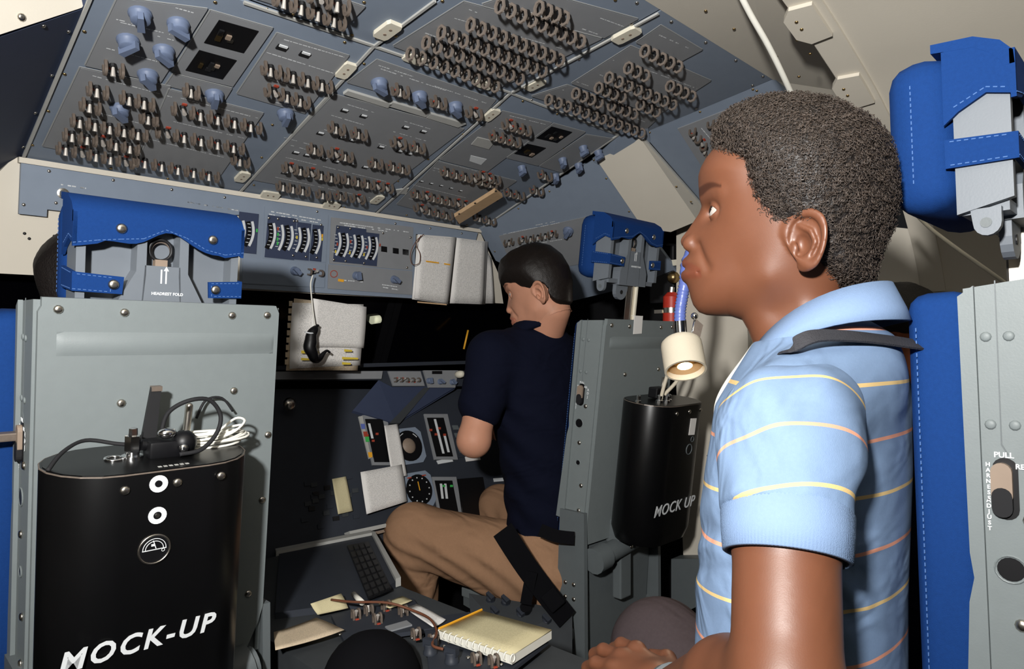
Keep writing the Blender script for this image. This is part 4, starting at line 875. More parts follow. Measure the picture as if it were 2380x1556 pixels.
# pages hanging under the brow panel
hp = thing('checklist_pages', atY(760, 866, 1.80), 'sheaf of printed pages hanging in front of the dark window', 'paper')
Y_ = lambda x, y, d: atY(x, y, d)
for k, (a, c, d, e) in enumerate((((684, 694), (840, 712), (832, 862), (664, 862)), ((680, 704), (845, 708), (838, 850), (672, 858)), ((676, 692), (826, 704), (850, 716), (668, 850)))):
    if k == 2: continue
    sheet('page', hp, None, [Y_(*a, 1.812-.004*k), Y_(*c, 1.815-.004*k), Y_(*d, 1.83-.004*k), Y_(*e, 1.825-.004*k)], 'paper' if k else 'paper_warm', .001, 8, .006)
sheet('page', hp, None, [Y_(728, 694, 1.798), Y_(852, 714, 1.80), Y_(846, 810, 1.815), Y_(722, 806, 1.812)], 'paper', .001, 8, .004)
for x0, y0, x1, y1 in ((700, 815, 740, 822), (700, 832, 722, 838), (795, 830, 832, 836), (795, 842, 815, 848), (800, 812, 818, 818)):
    obj('highlight', prism(BM(), [Y_(x0, y0, 1.80), Y_(x1, y0+2, 1.80), Y_(x1, y1, 1.80), Y_(x0, y1, 1.80)], (0, -.0008, 0)), 'yellow_mark', hp)
for j in range(9):
    y = 700+j*17; obj('page_tab', prism(BM(), [Y_(672-j*1.2, y, 1.817), Y_(680-j*1.2, y, 1.817), Y_(680-j*1.2, y+12, 1.817), Y_(672-j*1.2, y+12, 1.817)], (0, .001, 0)), 'paper_warm', hp)
b = BM(); tube(b, smoothpath([atY(727, 640, 1.79), atY(722, 660, 1.785), atY(724, 690, 1.785), atY(728, 730, 1.78), atY(733, 762, 1.78)], 5), .0022, 5)
mo = thing('toy_mouse', atY(730, 836, 1.77), 'black toy mouse with long tail hanging on a string', 'toy')
o = obj('string', b, 'white_cord', mo, True)
b = BM()
path = smoothpath([atY(735, 757, 1.772), atY(732, 765, 1.772), atY(724, 778, 1.772), atY(722, 795, 1.772), atY(720, 808, 1.772), atY(726, 822, 1.772), atY(731, 834, 1.772), atY(742, 834, 1.772), atY(752, 822, 1.772), atY(760, 816, 1.772), atY(767, 820, 1.772)], 5)
rr = [.002, .006, .009, .011, .013, .014, .015, .016, .017, .018, .018, .018, .018, .018, .017, .016, .015, .014, .013, .012, .011, .009, .008, .007, .006, .005, .0045, .004, .0036, .0034, .0032]
rr = [np.interp(i/(len(path)-1)*30, range(31), rr) for i in range(len(path))]
tube(b, path, .01, 9, rad=list(rr)); obj('mouse_body', b, 'black', mo, True)
b = BM(); tube(b, [atY(722, 772, 1.772)+Vector((.018*math.cos(a), -.012*abs(math.sin(a)), .004*math.sin(a))) for a in [math.pi*k/6-math.pi for k in range(7)]], .0022, 5); obj('collar', b, 'white_print', mo, True)
b = BM()
cyl(b, atY(737, 758, 1.772), atY(741, 757, 1.772), .006, .003, 8); obj('ear', b, 'black', mo)
# cue cards on the main panel
PN = lambda x, y, o=.012: P_MN.hit(x, y, o)
sheet('cue_card', 'long narrow printed card clipped over the round dial', 'paper', [PN(893, 990, .02), PN(924, 986, .02), PN(946, 1106, .028), PN(912, 1112, .028)], 'paper', .0012, 6, .002)
sheet('cue_card', 'large white printed sheet with cut corner below the narrow card', 'paper', [PN(838, 1098, .03), PN(934, 1080, .03), PN(946, 1166, .034), PN(852, 1196, .034)], 'paper', .0012, 6, .002)
sheet('cue_card', 'dim buff card on the dark side of the main panel', 'paper', [PN(772, 1114, .014), PN(804, 1108, .014), PN(820, 1188, .018), PN(786, 1196, .018)], 'paper_yellow', .0012, 6, .001)
KNOB_D = KNOB_S.copy(); KNOB_D.materials.clear(); KNOB_D.materials.append(MATS['knob_dark'])
# ------------------------------------------------------------------ centre console
P_CN = Plane(R(0, .9, -.56), (0, .03, 1))
b = BM(); 
con = thing('center_console', Vector((.99, 1.3, 0)), 'dark centre console between the two front seats', 'console')
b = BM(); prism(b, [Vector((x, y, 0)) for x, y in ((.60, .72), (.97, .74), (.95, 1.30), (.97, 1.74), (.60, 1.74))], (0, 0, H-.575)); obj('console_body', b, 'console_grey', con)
C = lambda x, y, o=0: P_CN.hit(x, y, o)
def cplate(nm, pts, h0, h1, m): return plate(nm, P_CN, pts, h0, h1, m, con)
cplate('keyboard_frame', [(650, 1290), (860, 1250), (930, 1368), (850, 1420), (640, 1450)], -.01, .012, 'main_panel')
cplate('frame_edge', [(640, 1293), (862, 1248), (868, 1254), (642, 1300)], .0, .02, 'edge_light'); cplate('frame_edge', [(862, 1250), (872, 1252), (932, 1362), (920, 1366)], .0, .02, 'edge_light')
kb = cplate('keypad', [(806, 1272), (856, 1262), (910, 1372), (856, 1396)], .012, .016, 'dark')
for i in range(4):
    for j in range(8):
        u0, v0 = (i+.12)/4, (j+.12)/8; u1, v1 = (i+.85)/4, (j+.85)/8
        def K(u, v): 
            x = (806*(1-u)+856*u)*(1-v)+(856*(1-u)+910*u)*v; y = (1272*(1-u)+1262*u)*(1-v)+(1396*(1-u)+1372*u)*v; return (x, y)
        obj('key', prism(BM(), [P_CN.hit(*K(u, v), .016) for u, v in ((u0, v0), (u1, v0), (u1, v1), (u0, v1))], P_CN.n*.005), 'dark', kb)
cplate('module_plate', [(770, 1440), (960, 1400), (1010, 1470), (800, 1500)], .0, .008, 'main_panel'); cplate('module_plate', [(985, 1445), (1090, 1430), (1275, 1500), (1185, 1570), (1000, 1600)], .0, .006, 'main_panel')
cplate('label_plate', [(895, 1460), (945, 1446), (958, 1456), (908, 1470)], .008, .011, 'panel_grey')
for x, y in ((820, 1440), (850, 1430), (890, 1420), (870, 1450), (930, 1432), (1000, 1500), (1040, 1492), (960, 1486), (1100, 1545), (1140, 1550)): row(P_CN, con, x, y, x+14, y-3, 2, .008, 't', .8)
for x, y in ((1000, 1520), (1050, 1540)): knob(P_CN, con, x, y, .3, KNOB_D, .006)
scr(P_CN, con, [(1088, 1530), (1165, 1546), (1032, 1504), (958, 1484), (790, 1476), (976, 1422)], SCR_S, .008)
b = BM(); tube(b, smoothpath([C(770, 1395, .03), C(820, 1400, .036), C(900, 1402, .04), C(960, 1420, .03), C(1000, 1440, .03), C(1015, 1470, .03), C(1005, 1500, .03), C(1030, 1510, .03)], 6), .0026, 5); tag(obj('brown_cord', b, 'brown_cord', None, True), 'thin brown cord trailing over the console beside the notebook', 'cord')
b = BM(); tube(b, [C(822, 1382, .02), C(842, 1402, .03)], .006, 8); tag(obj('white_stub', b, 'white_cord', None, True), 'short white tube lying beside the small folded card', 'tube')
# papers on the console
sheet('note_card', 'small folded buff card standing beside the keypad', 'paper', [C(722, 1404, .035), C(793, 1380, .035), C(810, 1414, .012), C(738, 1430, .012)], 'paper_yellow', .0012, 5, .003)
sheet('note_page', 'long printed slip between the keypad and the notebook', 'paper', [C(940, 1412, .012), C(968, 1404, .012), C(1036, 1440, .014), C(1006, 1458, .014)], 'paper', .0012, 5, .002)
sheet('note_page', 'dim printed slip lying along the lower edge of the keypad', 'paper', [C(880, 1404, .016), C(935, 1386, .016), C(958, 1396, .016), C(905, 1414, .016)], 'paper_yellow', .0012, 4, .001)
sheet('chart_page', 'wide dim buff page next to the left seat edge', 'paper', [C(636, 1470, .02), C(735, 1436, .02), C(800, 1464, .02), C(640, 1512, .02)], 'paper_warm', .0012, 5, .002)
nb = thing('notebook', C(1150, 1500, .012), 'buff spiral notebook lying on the rear of the console', 'notebook')
q = [C(1120, 1440, .012), C(1282, 1486, .012), C(1190, 1546, .012), C(1020, 1486, .012)]
obj('page_block', prism(BM(), q, (0, 0, .016)), 'white_cord', nb)
q2 = [p+Vector((0, 0, .017)) for p in q]; sheet('cover', nb, None, [q2[0], q2[1], q2[2], q2[3]], 'paper_yellow', .002, 4, .0)
sp = BM()
for k in range(13):
    p = (q[3]*(1-k/12)+q[2]*(k/12))*.985+(q[0]*(1-k/12)+q[1]*(k/12))*.015+Vector((0, 0, .010)); d = (q[2]-q[3]).normalized()
    bb = BM(); tube(bb, [p+Vector((0, 0, .007*math.sin(a)))+(q[3]-q[0]).normalized()*.006*math.cos(a) for a in [2*math.pi*i/10 for i in range(10)]], .0016, 5, closed=True); obj('spiral_ring', bb, 'white_cord', nb, True)
b = BM(); tube(b, [q[0]+Vector((0, 0, .019)), q[3]+Vector((0, 0, .019))], .0022, 5); obj('cover_edge', b, 'amber', nb)
# dark rounded hood added in place of a shadow at the bottom of the frame
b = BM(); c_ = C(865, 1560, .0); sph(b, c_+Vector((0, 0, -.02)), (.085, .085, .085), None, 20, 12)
tag(obj('shadow_dome', b, 'belt_black', None, True), 'black rounded hood standing in for a shadow at the bottom edge before the console', 'dome')
# panel beside the pilot seat pan, seen below his thigh
b = BM(); prism(b, [at(1090, 1380, 1.9), at(1330, 1420, 1.85), at(1330, 1560, 1.7), at(1180, 1480, 1.75), at(1095, 1450, 1.82)], (0.01, .01, -.02)); ap = tag(obj('arm_panel', b, 'console_grey'), 'grey switch box under the khaki trouser leg', 'control panel')
PA = Plane(at(1090, 1380, 1.9), (at(1330, 1420, 1.85)-at(1090, 1380, 1.9)).cross(at(1095, 1450, 1.82)-at(1090, 1380, 1.9))*-1)
if PA.n.dot(ORG-PA.p) < 0: PA.n = -PA.n
for x, y in ((1140, 1398), (1175, 1405), (1150, 1430), (1210, 1435), (1270, 1450), (1225, 1425)): place('knob', KNOB_D, frame(PA.hit(x, y, .0), (1, 0, 0), PA.n), ap)
b = BM(); cyl(b, PA.hit(1222, 1428), PA.hit(1222, 1428)+PA.n*.03, .012, .016, 12); obj('stick_knob', b, 'black', ap)
# ------------------------------------------------------------------ right side: beige side wall, extinguisher, lamp, cables
WX = 2.05
b = BM(); prism(b, [atX(x, y, WX) for x, y in ((1572, 532), (1640, 500), (1720, 560), (1738, 780), (1742, 1000), (1740, 1180), (1700, 1290), (1680, 1392), (1652, 1390), (1622, 1330), (1588, 1290), (1572, 900))], (.05, 0, 0))
sw = struct('wall_side', b, 'beige', 'beige side wall panel behind the reading lamp')
plate_q = [atX(x, y, WX-.002) for x, y in ((1645, 1127), (1672, 1125), (1672, 1162), (1646, 1162))]
obj('data_plate', prism(BM(), plate_q, (-.002, 0, 0)), 'grey_dark', sw)
for x, y in ((1645, 1060), (1690, 1330)): place('screw', SCR_D, frame(atX(x, y, WX), (0, 1, 0), (-1, 0, 0)), sw)
b = BM(); sph(b, atX(1690, 1335, WX-.01), .018); obj('black_knob', b, 'black', sw, True)
# grey side console under the wall
b = BM(); prism(b, [atX(1560, 1300, 1.99), atX(1640, 1300, 1.99), atX(1665, 1390, 1.99), atX(1600, 1420, 1.99), atX(1560, 1400, 1.99)], (.06, 0, 0)); tag(obj('side_console', b, 'grey_dark'), 'low grey side console below the beige wall', 'console')
# dark equipment with window frame bits behind the pilot headrest
b = BM(); box(b, atX(1548, 640, 2.1), (.06, .10, .20), bev=.006); eq = tag(obj('equipment_box', b, 'dark'), 'dark equipment box behind the raised headrest', 'equipment')
b = BM(); cyl(b, atX(1563, 645, 2.06), atX(1566, 645, 2.03), .02, n=12); obj('dial_knob', b, 'brass', eq, True)
b = BM(); box(b, atX(1560, 612, 2.06), (.012, .06, .02)); obj('latch', b, 'cream', eq)
b = BM(); cyl(b, atX(1560, 752, 1.98), atX(1561, 690, 1.98), .028, n=16); cyl(b, atX(1561, 690, 1.98), atX(1561, 680, 1.98), .028, .014, n=16)
fe = tag(obj('fire_extinguisher', b, 'red_paint', None, 'auto'), 'red fire extinguisher bottle beside the blue lamp stalk', 'extinguisher')
b = BM(); a0, a1 = atX(1560, 728, 1.98), atX(1560, 716, 1.98); cyl(b, a0, a1, .0292, n=16); obj('clamp_band', b, 'steel', fe, 'auto')
b = BM(); box(b, a0+Vector((-.015, .035, .005)), (.02, .03, .012)); obj('clamp_latch', b, 'steel', fe)
b = BM(); cyl(b, atX(1561, 680, 1.98), atX(1562, 668, 1.98), .008, n=10); obj('valve', b, 'steel', fe)
# reading lamp on a blue flexible stalk
lt = 1.30
L_ = lambda x, y, t=lt: at(x, y, t)
lmp = thing('reading_lamp', L_(1588, 880), 'cream reading lamp, lit, on a blue flexible stalk', 'lamp')
ax = (L_(1598, 880, lt-.046)-L_(1583, 790, lt)).normalized(); c0 = L_(1582, 793)
Ml = frame(c0, ax.orthogonal(), ax); r = .0385; hh = .066
b = BM(); lathe(b, [(r*.55, 0), (r*.86, .001), (r*.98, .006), (r, .014), (r*1.0, hh), (r*.9, hh), (r*.86, hh-.004), (r*.84, hh-.012), (r*.5, hh-.02)], Ml, 28); obj('lamp_shade', b, 'lamp_cream', lmp, 'auto')
b = BM(); lathe(b, [(r*.84, hh-.010), (r*.62, hh-.017), (r*.3, hh-.021)], Ml, 24); obj('reflector', b, 'reflector', lmp, True)
b = BM(); sph(b, (0, 0, hh-.017), (.020, .020, .010), Ml, 14, 8); obj('bulb', b, 'bulb', lmp, True)
li = bpy.data.lights.new('lamp_light', 'SPOT'); li.energy = 1.2; li.color = (1, .8, .55); li.spot_size = 1.6; li.shadow_soft_size = .015
lo = link(bpy.data.objects.new('lamp_light', li)); lo.location = Ml @ Vector((0, 0, hh+.002)); lo.rotation_euler = ax.to_track_quat('-Z', 'Y').to_euler()
b = BM(); cyl(b, L_(1583, 795), L_(1580, 746), .0125, n=12); obj('stalk_ferrule', b, 'chrome', lmp, 'auto')
b = BM(); prism(b, [L_(1606, 790), L_(1626, 788), L_(1634, 756), L_(1618, 742)], (ray(1610, 760)*-.016)); obj('switch_tab', b, 'guard', lmp)
b = BM(); tube(b, [L_(1606, 792, lt-.01), L_(1616, 744, lt-.01)], .003, 6); sph(b, L_(1614, 735, lt-.01), .0068); obj('switch_lever', b, 'chrome', lmp, True)
b = BM(); pth = smoothpath([L_(1580, 750), L_(1581, 720), L_(1586, 690), L_(1592, 655), L_(1600, 600, lt+.02), L_(1640, 540, lt+.06), L_(1720, 470, lt+.20), P_SB.hit(1770, 400)], 10)
tube(b, pth, .0105, 10, rad=[.0108+.0012*math.sin(i*2.6) for i in range(len(pth))]); obj('flexible_stalk', b, 'blue_hose', lmp, True)
# white cable past the striped shirt, white wire by the wall, white rod overhead
b = BM(); tube(b, smoothpath([at(1762, 790, .98), at(1730, 835, .98), at(1690, 890, .98), at(1668, 935, .98), at(1664, 980, .98), at(1668, 1020, .98), at(1690, 1100, 1.0)], 7), .0036, 8); tag(obj('white_cable', b, 'white_cord', None, True), 'white cable curving down in front of the striped shirt', 'cable')
b = BM(); tube(b, smoothpath([at(2095, 460, 1.25), at(2150, 520, 1.2), at(2220, 575, 1.15), at(2300, 632, 1.12), at(2380, 690, 1.1)], 6), .0032, 7); tag(obj('white_wire', b, 'cream', None, True), 'pale wire sagging behind the right headrest', 'cable')
b = BM(); tube(b, smoothpath([at(1690, -78, 1.175), at(1712, -30, 1.16), at(1745, 35, 1.19), at(1785, 105, 1.23), at(1822, 180, 1.28), at(1850, 245, 1.33), at(1880, 330, 1.36)], 6), .0052, 10); tag(obj('white_rod', b, 'white_cord', None, True), 'glossy white rod slanting down from the ceiling above the curly hair', 'rod')
# ------------------------------------------------------------------ people: smooth solids from distance fields
def surfnet(V, lo, h):
    """naive surface nets on grid values V (negative inside)"""
    nx, ny, nz = V.shape; ins = V < 0
    cnt = np.zeros((nx-1, ny-1, nz-1), np.uint8)
    for i in (0, 1):
        for j in (0, 1):
            for k in (0, 1): cnt += ins[i:nx-1+i, j:ny-1+j, k:nz-1+k]
    I, J, K = np.nonzero((cnt > 0) & (cnt < 8)); n = len(I)
    idx = np.full(cnt.shape, -1, np.int64); idx[I, J, K] = np.arange(n)
    cv = {(i, j, k): V[I+i, J+j, K+k] for i in (0, 1) for j in (0, 1) for k in (0, 1)}
    acc = np.zeros((n, 3)); num = np.zeros(n)
    for c0 in cv:
        for ax in range(3):
            if c0[ax]: continue
            c1 = tuple(1 if q == ax else c0[q] for q in range(3)); a, b = cv[c0], cv[c1]; m = (a < 0) != (b < 0)
            t = np.where(m, a/np.where(m, a-b, 1), 0); p = np.array(c0, float)[None, :].repeat(n, 0); p[:, ax] += t
            acc[m] += p[m]; num += m
    co = (acc/num[:, None]+np.stack([I, J, K], 1))*h+np.array(lo); F_ = []
    for ax in range(3):
        sl0 = [slice(1, None)]*3; sl1 = [slice(1, None)]*3
        sl0[ax] = slice(0, -1); sl1[ax] = slice(1, None)
        A = ins[tuple(sl0)]; B = ins[tuple(sl1)]; P = np.argwhere(A != B)
        off = [1, 1, 1]; off[ax] = 0; P = P+np.array(off); flip = ins[P[:, 0], P[:, 1], P[:, 2]]
        u, v = [q for q in range(3) if q != ax]
        if ax == 1: u, v = v, u
        ok = (P[:, 0] < nx-1+(ax == 0)*0) & (P[:, 1] < ny-1) & (P[:, 2] < nz-1); P = P[ok]; flip = flip[ok]
        def cell(du, dv):
            q = P.copy(); q[:, u] -= du; q[:, v] -= dv; return idx[q[:, 0], q[:, 1], q[:, 2]]
        Q = np.stack([cell(1, 1), cell(0, 1), cell(0, 0), cell(1, 0)], 1)
        Q[~flip] = Q[~flip][:, ::-1]; F_.append(Q[(Q >= 0).all(1)])
    return co, np.concatenate(F_)
def grid(lo, hi, h): 
    ax = [np.arange(a, b+h, h) for a, b in zip(lo, hi)]; return np.meshgrid(*ax, indexing='ij', sparse=True)
def smin(a, b, k): 
    h = np.clip(.5+.5*(b-a)/k, 0, 1); return b*(1-h)+a*h-k*h*(1-h)
def smax(a, b, k): return -smin(-a, -b, k)
def ell(G_, c, r):
    x, y, z = [(g-q)/s for g, q, s in zip(G_, c, r)]; k0 = np.sqrt(x*x+y*y+z*z)+1e-9; k1 = np.sqrt((x/r[0])**2+(y/r[1])**2+(z/r[2])**2)+1e-9; return k0*(k0-1)/k1
def caps(G_, a, b, ra, rb):
    a = np.array(a, float); d = np.array(b, float)-a; L2 = (d*d).sum()
    t = np.clip(sum((g-q)*w for g, q, w in zip(G_, a, d))/L2, 0, 1)
    return np.sqrt(sum((g-q-t*w)**2 for g, q, w in zip(G_, a, d)))-(ra+(rb-ra)*t)
def polysdf(A, C, pts):
    """2-D signed distance (negative inside) of points to a polygon"""
    P = np.array(pts, float); d = np.full(np.broadcast(A, C).shape, 1e9); s = np.ones(d.shape)
    for i in range(len(P)):
        p, q = P[i], P[i-1]; e = q-p; wx, wy = A-p[0], C-p[1]; t = np.clip((wx*e[0]+wy*e[1])/(e@e), 0, 1)
        d = np.minimum(d, (wx-e[0]*t)**2+(wy-e[1]*t)**2)
        c1 = C >= p[1]; c2 = C < q[1]; c3 = e[0]*wy > e[1]*wx; fl_ = (c1 & c2 & c3) | (~c1 & ~c2 & ~c3); s = np.where(fl_, -s, s)
    return s*np.sqrt(d)
def field(A, C, ctrl, p=3.0):
    # thin-plate spline through the control values, lightly smoothed
    P = np.array(ctrl)*[10, 10, 1]; n = len(P); ph = lambda r2: .5*r2*np.log(r2+1e-12)
    D2 = ((P[:, None, :2]-P[None, :, :2])**2).sum(2); K = ph(D2)+np.eye(n)*.004; Q = np.c_[np.ones(n), P[:, :2]]
    Msys = np.block([[K, Q], [Q.T, np.zeros((3, 3))]]); w = np.linalg.solve(Msys, np.r_[P[:, 2], 0, 0, 0])
    out = w[n]+w[n+1]*A*10+w[n+2]*C*10
    for i in range(n): out = out+w[i]*ph((A*10-P[i, 0])**2+(C*10-P[i, 1])**2)
    return np.clip(out, .008, .11)
def npmesh(name, co, fa, m, attrs=None):
    me = bpy.data.meshes.new(name); me.vertices.add(len(co)); me.vertices.foreach_set('co', co.astype(np.float32).ravel())
    me.loops.add(fa.size); me.loops.foreach_set('vertex_index', fa.astype(np.int32).ravel()); me.polygons.add(len(fa))
    me.polygons.foreach_set('loop_start', np.arange(0, fa.size, 4, dtype=np.int32)); me.update(calc_edges=True)
    me.polygons.foreach_set('use_smooth', [True]*len(fa)); me.materials.append(MATS[m])
    for k, v in (attrs or {}).items():
        if v.ndim == 1: at_ = me.attributes.new(k, 'FLOAT', 'POINT'); at_.data.foreach_set('value', v.astype(np.float32))
        else: at_ = me.attributes.new(k, 'FLOAT_COLOR', 'POINT'); at_.data.foreach_set('color', np.concatenate([v, np.ones((len(v), 1))], 1).astype(np.float32).ravel())
    return me
def relax(co, fa, it=2, lam=.5):
    for _ in range(it):
        s = np.zeros_like(co); n = np.zeros(len(co))
        for k in range(4):
            for j in (1, 3): np.add.at(s, fa[:, k], co[fa[:, (k+j) % 4]]); np.add.at(n, fa[:, k], 1)
        co = co*(1-lam)+lam*s/np.maximum(n, 1)[:, None]
    return co
def joinm(parts):
    C_, F_, n, A_ = [], [], 0, []
    for co, fa, tint in parts: C_.append(co); F_.append(fa+n); n += len(co); A_.append(tint)
    return np.concatenate(C_), np.concatenate(F_), np.concatenate(A_)
def mobj(name, co, fa, m, parent, attrs=None):
    o = link(bpy.data.objects.new(name, npmesh(name, co-np.array(wloc(parent)), fa, m, attrs))); o.parent = parent; return o
# ---- materials with attributes
def attr_skin(name, rgb, rough=.5, spec=.4):
    m = mat(name, rgb, rough, var=.07, scale=55, bump=.04, bscale=900, spec=spec, sss=.12); nt = m.node_tree; b = nt.nodes['Principled BSDF']
    src = b.inputs['Base Color'].links[0].from_socket; at_ = nt.nodes.new('ShaderNodeAttribute'); at_.attribute_name = 'tint'
    mx = nt.nodes.new('ShaderNodeMix'); mx.data_type = 'RGBA'; mx.blend_type = 'MULTIPLY'; mx.inputs[0].default_value = 1
    nt.links.new(src, mx.inputs[6]); nt.links.new(at_.outputs['Color'], mx.inputs[7]); nt.links.new(mx.outputs[2], b.inputs['Base Color'])
attr_skin('skin_brown', (102, 62, 42), .46, .6); attr_skin('skin_light', (178, 128, 104), .55, .25); attr_skin('skin_dark', (112, 64, 42), .45, .4)
def stripe_mat():
    m = mat('polo', (114, 136, 166), .85, var=.06, scale=300, bump=.25, bscale=1500, spec=.1); nt = m.node_tree; N = nt.nodes; L = nt.links; b = N['Principled BSDF']
    src = b.inputs['Base Color'].links[0].from_socket; at_ = N.new('ShaderNodeAttribute'); at_.attribute_name = 'stripe'
    def mth(op, a, b_=None):
        n = N.new('ShaderNodeMath'); n.operation = op
        for i, v in enumerate((a, b_)):
            if v is None: continue
            if isinstance(v, (int, float)): n.inputs[i].default_value = v
            else: L.new(v, n.inputs[i])
        return n.outputs[0]
    s = mth('ADD', at_.outputs['Fac'], .5); fr = mth('ABSOLUTE', mth('SUBTRACT', mth('FRACT', s), .5)); ms = mth('LESS_THAN', fr, .034)
    par = mth('LESS_THAN', mth('FRACT', mth('MULTIPLY', mth('FLOOR', s), .5)), .25)
    c = N.new('ShaderNodeMix'); c.data_type = 'RGBA'; L.new(par, c.inputs[0]); c.inputs[6].default_value = lin((.86, .60, .50))+(1,); c.inputs[7].default_value = lin((.84, .72, .50))+(1,)
    mx = N.new('ShaderNodeMix'); mx.data_type = 'RGBA'; L.new(ms, mx.inputs[0]); L.new(src, mx.inputs[6]); L.new(c.outputs[2], mx.inputs[7]); L.new(mx.outputs[2], b.inputs['Base Color'])
    # knit ribs for the cuff
    m2 = mat('polo_plain', (118, 140, 172), .85, var=.05, scale=300, bump=.25, bscale=1500, spec=.1)
    m3 = mat('polo_rib', (110, 140, 180), .85, var=.04, spec=.1); nt = m3.node_tree; b = nt.nodes['Principled BSDF']
    at_ = nt.nodes.new('ShaderNodeAttribute'); at_.attribute_name = 'rib'; sn = nt.nodes.new('ShaderNodeMath'); sn.operation = 'SINE'; nt.links.new(at_.outputs['Fac'], sn.inputs[0])
    bp = nt.nodes.new('ShaderNodeBump'); bp.inputs['Strength'].default_value = .6; bp.inputs['Distance'].default_value = .001; nt.links.new(sn.outputs[0], bp.inputs['Height']); nt.links.new(bp.outputs['Normal'], b.inputs['Normal'])
stripe_mat()
def add_bump(name, scale, strength, dist, stretch=(1, 1, 1)):
    nt = MATS[name].node_tree; N = nt.nodes; b = N['Principled BSDF']; tc = N.new('ShaderNodeTexCoord'); mp_ = N.new('ShaderNodeMapping'); mp_.inputs['Scale'].default_value = stretch; mp_.inputs['Rotation'].default_value = (.5, .7, .3)
    nz = N.new('ShaderNodeTexNoise'); nz.inputs['Scale'].default_value = scale; nz.inputs['Detail'].default_value = 2; nz.inputs['Distortion'].default_value = .6
    bp = N.new('ShaderNodeBump'); bp.inputs['Strength'].default_value = strength; bp.inputs['Distance'].default_value = dist
    nt.links.new(tc.outputs['Object'], mp_.inputs[0]); nt.links.new(mp_.outputs[0], nz.inputs['Vector']); nt.links.new(nz.outputs['Fac'], bp.inputs['Height'])
    if b.inputs['Normal'].links: nt.links.new(b.inputs['Normal'].links[0].from_socket, bp.inputs['Normal'])
    nt.links.new(bp.outputs['Normal'], b.inputs['Normal'])
add_bump('polo', 14, .55, .02, (.5, 1.6, 1.1)); add_bump('khaki', 10, .6, .03, (1.5, .5, 1)); add_bump('navy_cloth', 9, .5, .03, (1, .6, 1.4)); add_bump('dark_trouser', 12, .5, .02, (1.5, .5, 1))
mat('hair_afro', (24, 19, 17), .55, var=.35, scale=90, bump=1.0, bscale=260, spec=.5)
mat('hair_curl', (66, 56, 49), .5, var=.5, scale=60, spec=.6)
mat('hair_brown', (20, 14, 11), .5, var=.3, scale=40, bump=.3, bscale=420, spec=.3)
mat('hair_black', (22, 18, 17), .5, var=.3, scale=40, bump=.8, bscale=300, spec=.4)
mat('eye_white', (158, 150, 144), .4, var=.03, spec=.2); mat('iris', (38, 24, 18), .2, var=.1, spec=.6)
# ---- the head, traced in profile in the plane of symmetry of the near man
HA = Vector((-math.sin(math.radians(15)), math.cos(math.radians(15)), 0)); HB = Vector((-HA.y, HA.x, 0)); HC = Vector((0, 0, 1)); HO = at(1830, 500, .81)
def hl(px, py, b=0.0):
    M = Matrix((HA, HC, -ray(px, py))).transposed(); r = M.inverted() @ (ORG-HO-HB*b); return (r.x, r.y)
PROF = [hl(*p) for p in ((1668, 345), (1645, 372), (1632, 395), (1626, 415), (1626, 438), (1630, 462), (1632, 482), (1625, 498), (1614, 514), (1599, 536), (1586, 552), (1582, 561), (1585, 571), (1593, 578), (1604, 582), (1604, 588), (1597, 599), (1590, 610), (1590, 618), (1594, 625), (1588, 634), (1587, 643), (1590, 653), (1597, 661), (1602, 674), (1607, 694), (1613, 711), (1626, 727), (1642, 733), (1665, 735), (1700, 736), (1727, 745), (1740, 768), (1752, 800), (1775, 880), (2010, 880), (1990, 780), (1962, 690), (1970, 630), (1995, 580), (2022, 520), (2036, 450), (2026, 380), (1988, 320), (1925, 285), (1845, 273), (1765, 282), (1705, 310))]
RC = [(*hl(x, y, b), r) for x, y, b, r in ((1590, 562, 0, .011), (1604, 545, 0, .012), (1617, 528, 0, .013), (1634, 488, 0, .018), (1606, 578, 0, .016), (1597, 605, 0, .022), (1596, 625, 0, .025), (1594, 645, 0, .024), (1606, 690, 0, .024), (1618, 712, 0, .026), (1645, 728, 0, .032), (1700, 725, 0, .046), (1630, 425, 0, .050), (1640, 390, 0, .054), (1660, 460, .03, .050),
      (1740, 430, .06, .067), (1715, 540, .05, .061), (1760, 520, .06, .069), (1690, 520, .05, .056), (1720, 620, .04, .054), (1860, 550, .07, .071), (1900, 400, .07, .077), (1850, 310, .0, .064), (2010, 450, 0, .06), (1790, 722, .03, .040), (1850, 702, .04, .047), (1905, 660, .04, .054), (1740, 688, .04, .053), (1790, 652, .05, .063), (1818, 612, .06, .066), (1880, 800, .05, .056), (1870, 870, .05, .058), (1650, 575, .03, .042), (1645, 630, .03, .040), (1630, 560, .0, .026), (1670, 690, .03, .043), (1960, 600, .0, .055))]
EYE = hl(1672, 493, .032); EAR = hl(1873, 556, .078); BROW = (hl(1637, 446, .02), hl(1678, 441, .045)); MOUTH = (hl(1592, 626, 0), hl(1626, 634, .033))
